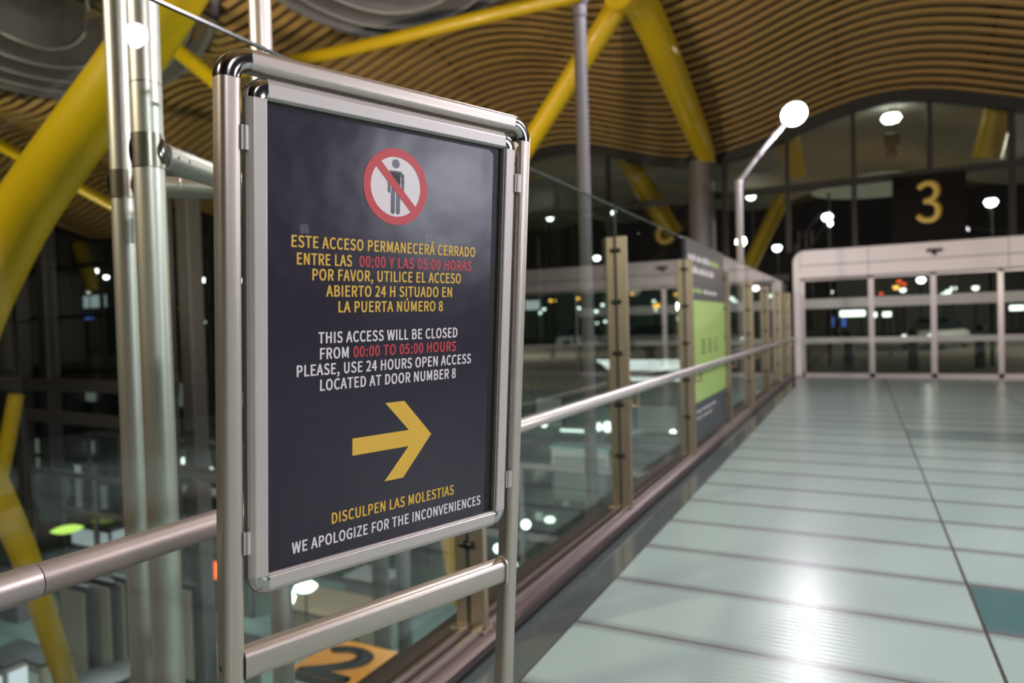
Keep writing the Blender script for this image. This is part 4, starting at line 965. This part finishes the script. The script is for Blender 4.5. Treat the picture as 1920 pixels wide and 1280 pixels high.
p = at_z(202, 1262, LZ + 1.6); kd = thing('round_kiosk', 'round kiosk with dark lid and coloured panels at the bottom left', 'kiosk', (p.x, p.y, LZ))
MB().lathe((0, 0, 0), [(0, 0), (0.5, 0), (0.5, 1.45), (0.0, 1.45)], 28).build('drum', 'beige', kd, smooth=True)
MB().lathe((0, 0, 1.45), [(0, 0.0), (0.56, 0.0), (0.56, 0.15), (0.2, 0.18), (0, 0.18)], 28).build('lid', 'black', kd, smooth=True)
for a0, mk in ((-2.2, 'l_screen'), (-1.5, 'orange'), (-2.9, 'l_lime')):
    q = MB(); vs = []
    for k in range(5):
        a = a0 + 0.4 * k / 4; vs += [(0.51*math.cos(a), 0.51*math.sin(a), 0.1), (0.51*math.cos(a), 0.51*math.sin(a), 1.35)]
    q.add(vs, [(2*k, 2*k+1, 2*k+3, 2*k+2) for k in range(4)]); q.build('side_panel', mk, kd, smooth=True)
# orange gate sign lying over a kiosk roof
OZ = -3.4
A = at_z(541, 1254, OZ); Cn = at_z(712, 1214, OZ)
og = thing('orange_sign', 'orange sign board with a dark numeral seen from above beneath the stand rail', 'sign', (A.x, A.y, OZ))
Wd = max(1.2, (Cn.x - A.x) * 1.0); Dp = (Cn.y - A.y) * 1.0
bd = MB(); bd.box((0, 0, -0.14), (Wd, Dp, -0.004), 1); bd.box((0.0, 0.0, -0.004), (Wd, Dp, 0.0), 0); bd.build('board', ['orange', 'mullion'], og)
v, f = text_polys('2', 0.0, 1.0, 1.0, 1.0, 0.0)
nb = MB()
for k_ in range(12): nb.add([(Wd * (0.16 + 0.68 * x) + 0.055 * Wd * math.cos(k_ * PI / 6), Dp * (0.03 + 0.78 * y) + 0.05 * Dp * math.sin(k_ * PI / 6), 0.006 + 0.002 * k_) for x, y in v], f); nb.build('numeral', 'carglass', og)
MB().tube([(Wd/2, Dp/2, -0.14), (Wd/2, Dp/2, LZ - OZ)], 0.09, 12, up=(1, 0, 0)).build('stem', 'greysteel', og)
# small lights of the lower hall
LL = [('lime_strip', 'lime lit strip above the handrail left of the mast', 126, 992, 'l_lime', 0.5, 0.1, -5.0), ('lamp_globe', 'blue white lamp beside the brown counter, left one', 540, 1120, 'l_far', .2, .2, -5.2), ('lamp_globe', 'blue white lamp behind the brown counter', 573, 1100, 'l_far', .3, .12, -5.0),
      ('lamp_globe', 'white lamp at the left edge of the steel mast, upper', 223, 1145, 'l_far', .12, .2, -5.5), ('lamp_globe', 'white lamp at the left edge of the steel mast, lower', 224, 1168, 'l_far', .1, .14, -5.5), ('lamp_globe', 'bright round lamp between brown column and stand', 392, 884, 'l_far', .2, .2, -4.0),
      ('lamp_globe', 'green white lamp between steel mast and brown column', 346, 865, 'l_far', .2, .2, -4.0), ('lamp_globe', 'red lamp left of the stand post', 404, 1069, 'l_red', .16, .26, -5.0), ('lamp_globe', 'white lamp seen above the yellow strut foot, right of the frame corner', 934, 1028, 'l_far', .14, .14, -5.0),
      ('lamp_globe', 'bright lamp near the second glass post, upper', 1262, 812, 'l_street', .14, .16, -3.0), ('lamp_globe', 'tall bright lamp near the second glass post, lower', 1261, 834, 'l_street', .1, .34, -3.4), ('lamp_globe', 'lamp left of the first glass post, large', 1139, 800, 'l_far', .22, .26, -3.0), ('lamp_globe', 'lamp left of the first glass post, small', 1123, 800, 'l_far', .14, .2, -3.0),
      ('lamp_globe', 'white lamp above the low car by the stand post', 986, 983, 'l_far', .14, .14, -4.1), ('lamp_globe', 'green lamp low beside the stand post', 981, 1001, 'l_far', .14, .14, -4.8), ('lamp_globe', 'oval white lamp low left of the first glass post', 1031, 974, 'l_far', .18, .1, -4.3), ('lamp_globe', 'blue white lamp under the handrail beside the stand', 1020, 795, 'l_far', .16, .16, -3.0)]
for nm, lab, px, py, mk, sx, sz, z in LL:
    p = at_z(px, py, z)
    if p.y > 29.5: p = at_y(px, py, 29.5)
    t = thing(nm, lab, 'lamp', (p.x, p.y, p.z - sz), 'small lamps in the lower hall')
    MB().lathe((0, 0, sz), [(0.0, -sz), (sx*0.7, -sz*0.7), (sx, 0), (sx*0.7, sz*0.7), (0, sz)], 14).build('globe', mk, t, smooth=True)
    MB().tube([(0, 0, -0.0), (0, 0, min(-0.05, LZ - (p.z - sz)) if p.y < 22 else min(-0.05, -3.6 - (p.z - sz)) if p.z > -3.6 else min(-0.05, LZ - (p.z - sz)))], 0.025, 8, up=(1, 0, 0)).build('stem', 'mullion', t)
# tube light and lit room panels on the far lower levels
p = at_y(1082, 807, 27); tl = thing('tube_light', 'slanted bluish tube light left of the tall lamp post below the handrail', 'lamp', p); MB().box((-0.75, -0.05, -0.06), (0.75, 0.05, 0.06)).build('tube', 'l_tube', tl); MB().box((-0.8, -0.08, 0.06), (0.8, 0.08, 0.12)).build('housing', 'slab', tl)
for lab, px0, py0, px1, py1, mk in [('lit glass room left of the tall lamp post, upper lower-hall level', 1005, 745, 1055, 800, 'l_room'), ('bright narrow lit doorway beside the stand post', 1018, 825, 1032, 850, 'l_screen'), ('beige lit partition low left of the tall lamp post', 1010, 870, 1045, 925, 'l_room'), ('broad pale lit room between the first two glass posts', 1195, 760, 1270, 810, 'l_room'),
                                   ('pale lit doorway at the left edge of the first glass post', 1128, 835, 1146, 865, 'l_screen'), ('yellowish lit room between steel mast and brown column', 320, 820, 352, 870, 'l_room'), ('pale lit curtain room left of the stand post', 372, 820, 405, 880, 'l_room'), ('small bright doorway left of the steel mast', 160, 825, 178, 850, 'l_screen'),
                                   ('tall white lit panel at the left edge of the steel mast', 188, 900, 212, 955, 'l_screen'), ('bright narrow light in the gap between stand post and frame', 446, 735, 456, 760, 'l_screen'), ('dim pale panel left of the steel mast', 160, 728, 182, 752, 'l_room'), ('dim pale lit room between mast and brown column, upper', 317, 712, 345, 762, 'l_room'), ('pale lit doorway just right of the left dark column', 112, 880, 135, 935, 'l_room'), ('grey lit room between the two left dark columns', 52, 820, 78, 900, 'l_room'), ('bright white ceiling strip left of the steel mast', 120, 850, 165, 856, 'l_screen'), ('pale lit room left of the steel mast, tall', 140, 870, 158, 960, 'l_room'), ('narrow white lit window right of the brown column', 385, 690, 400, 720, 'l_room'), ('white lit ceiling strip right of the brown column', 372, 798, 408, 804, 'l_screen'), ('dim pale lit room left of the steel mast, wide', 100, 590, 135, 690, 'l_room')]:
    Y = 29.9 if py0 > 640 else 42
    if at_y(px1, py1, Y).z < LZ and py0 > 640: Y = at_z(px1, py1, LZ + 0.1).y
    a = at_y(px0, py0, Y); b = at_y(px1, py1, Y); c = (a + b) / 2
    t = thing('lit_glass_front', lab, 'lit glass front', (c.x, Y, b.z), 'lit rooms beyond the lower hall'); ww = abs(b.x - a.x) / 2; hh = abs(a.z - b.z)
    MB().box((-ww, -0.02, 0), (ww, 0.0, hh)).build('lit_pane', mk, t)
    fr = MB(); fr.box((-ww - 0.1, -0.06, -0.1), (-ww, 0.0, hh + 0.1)); fr.box((ww, -0.06, -0.1), (ww + 0.1, 0.0, hh + 0.1)); fr.box((-ww, -0.06, hh), (ww, 0.0, hh + 0.1)); fr.build('frame', 'mullion', t)
p = at_z(985, 1000, LZ + 1.0); car('white car parked in the lower hall beside the stand post', p.x, p.y, LZ, math.radians(-60))
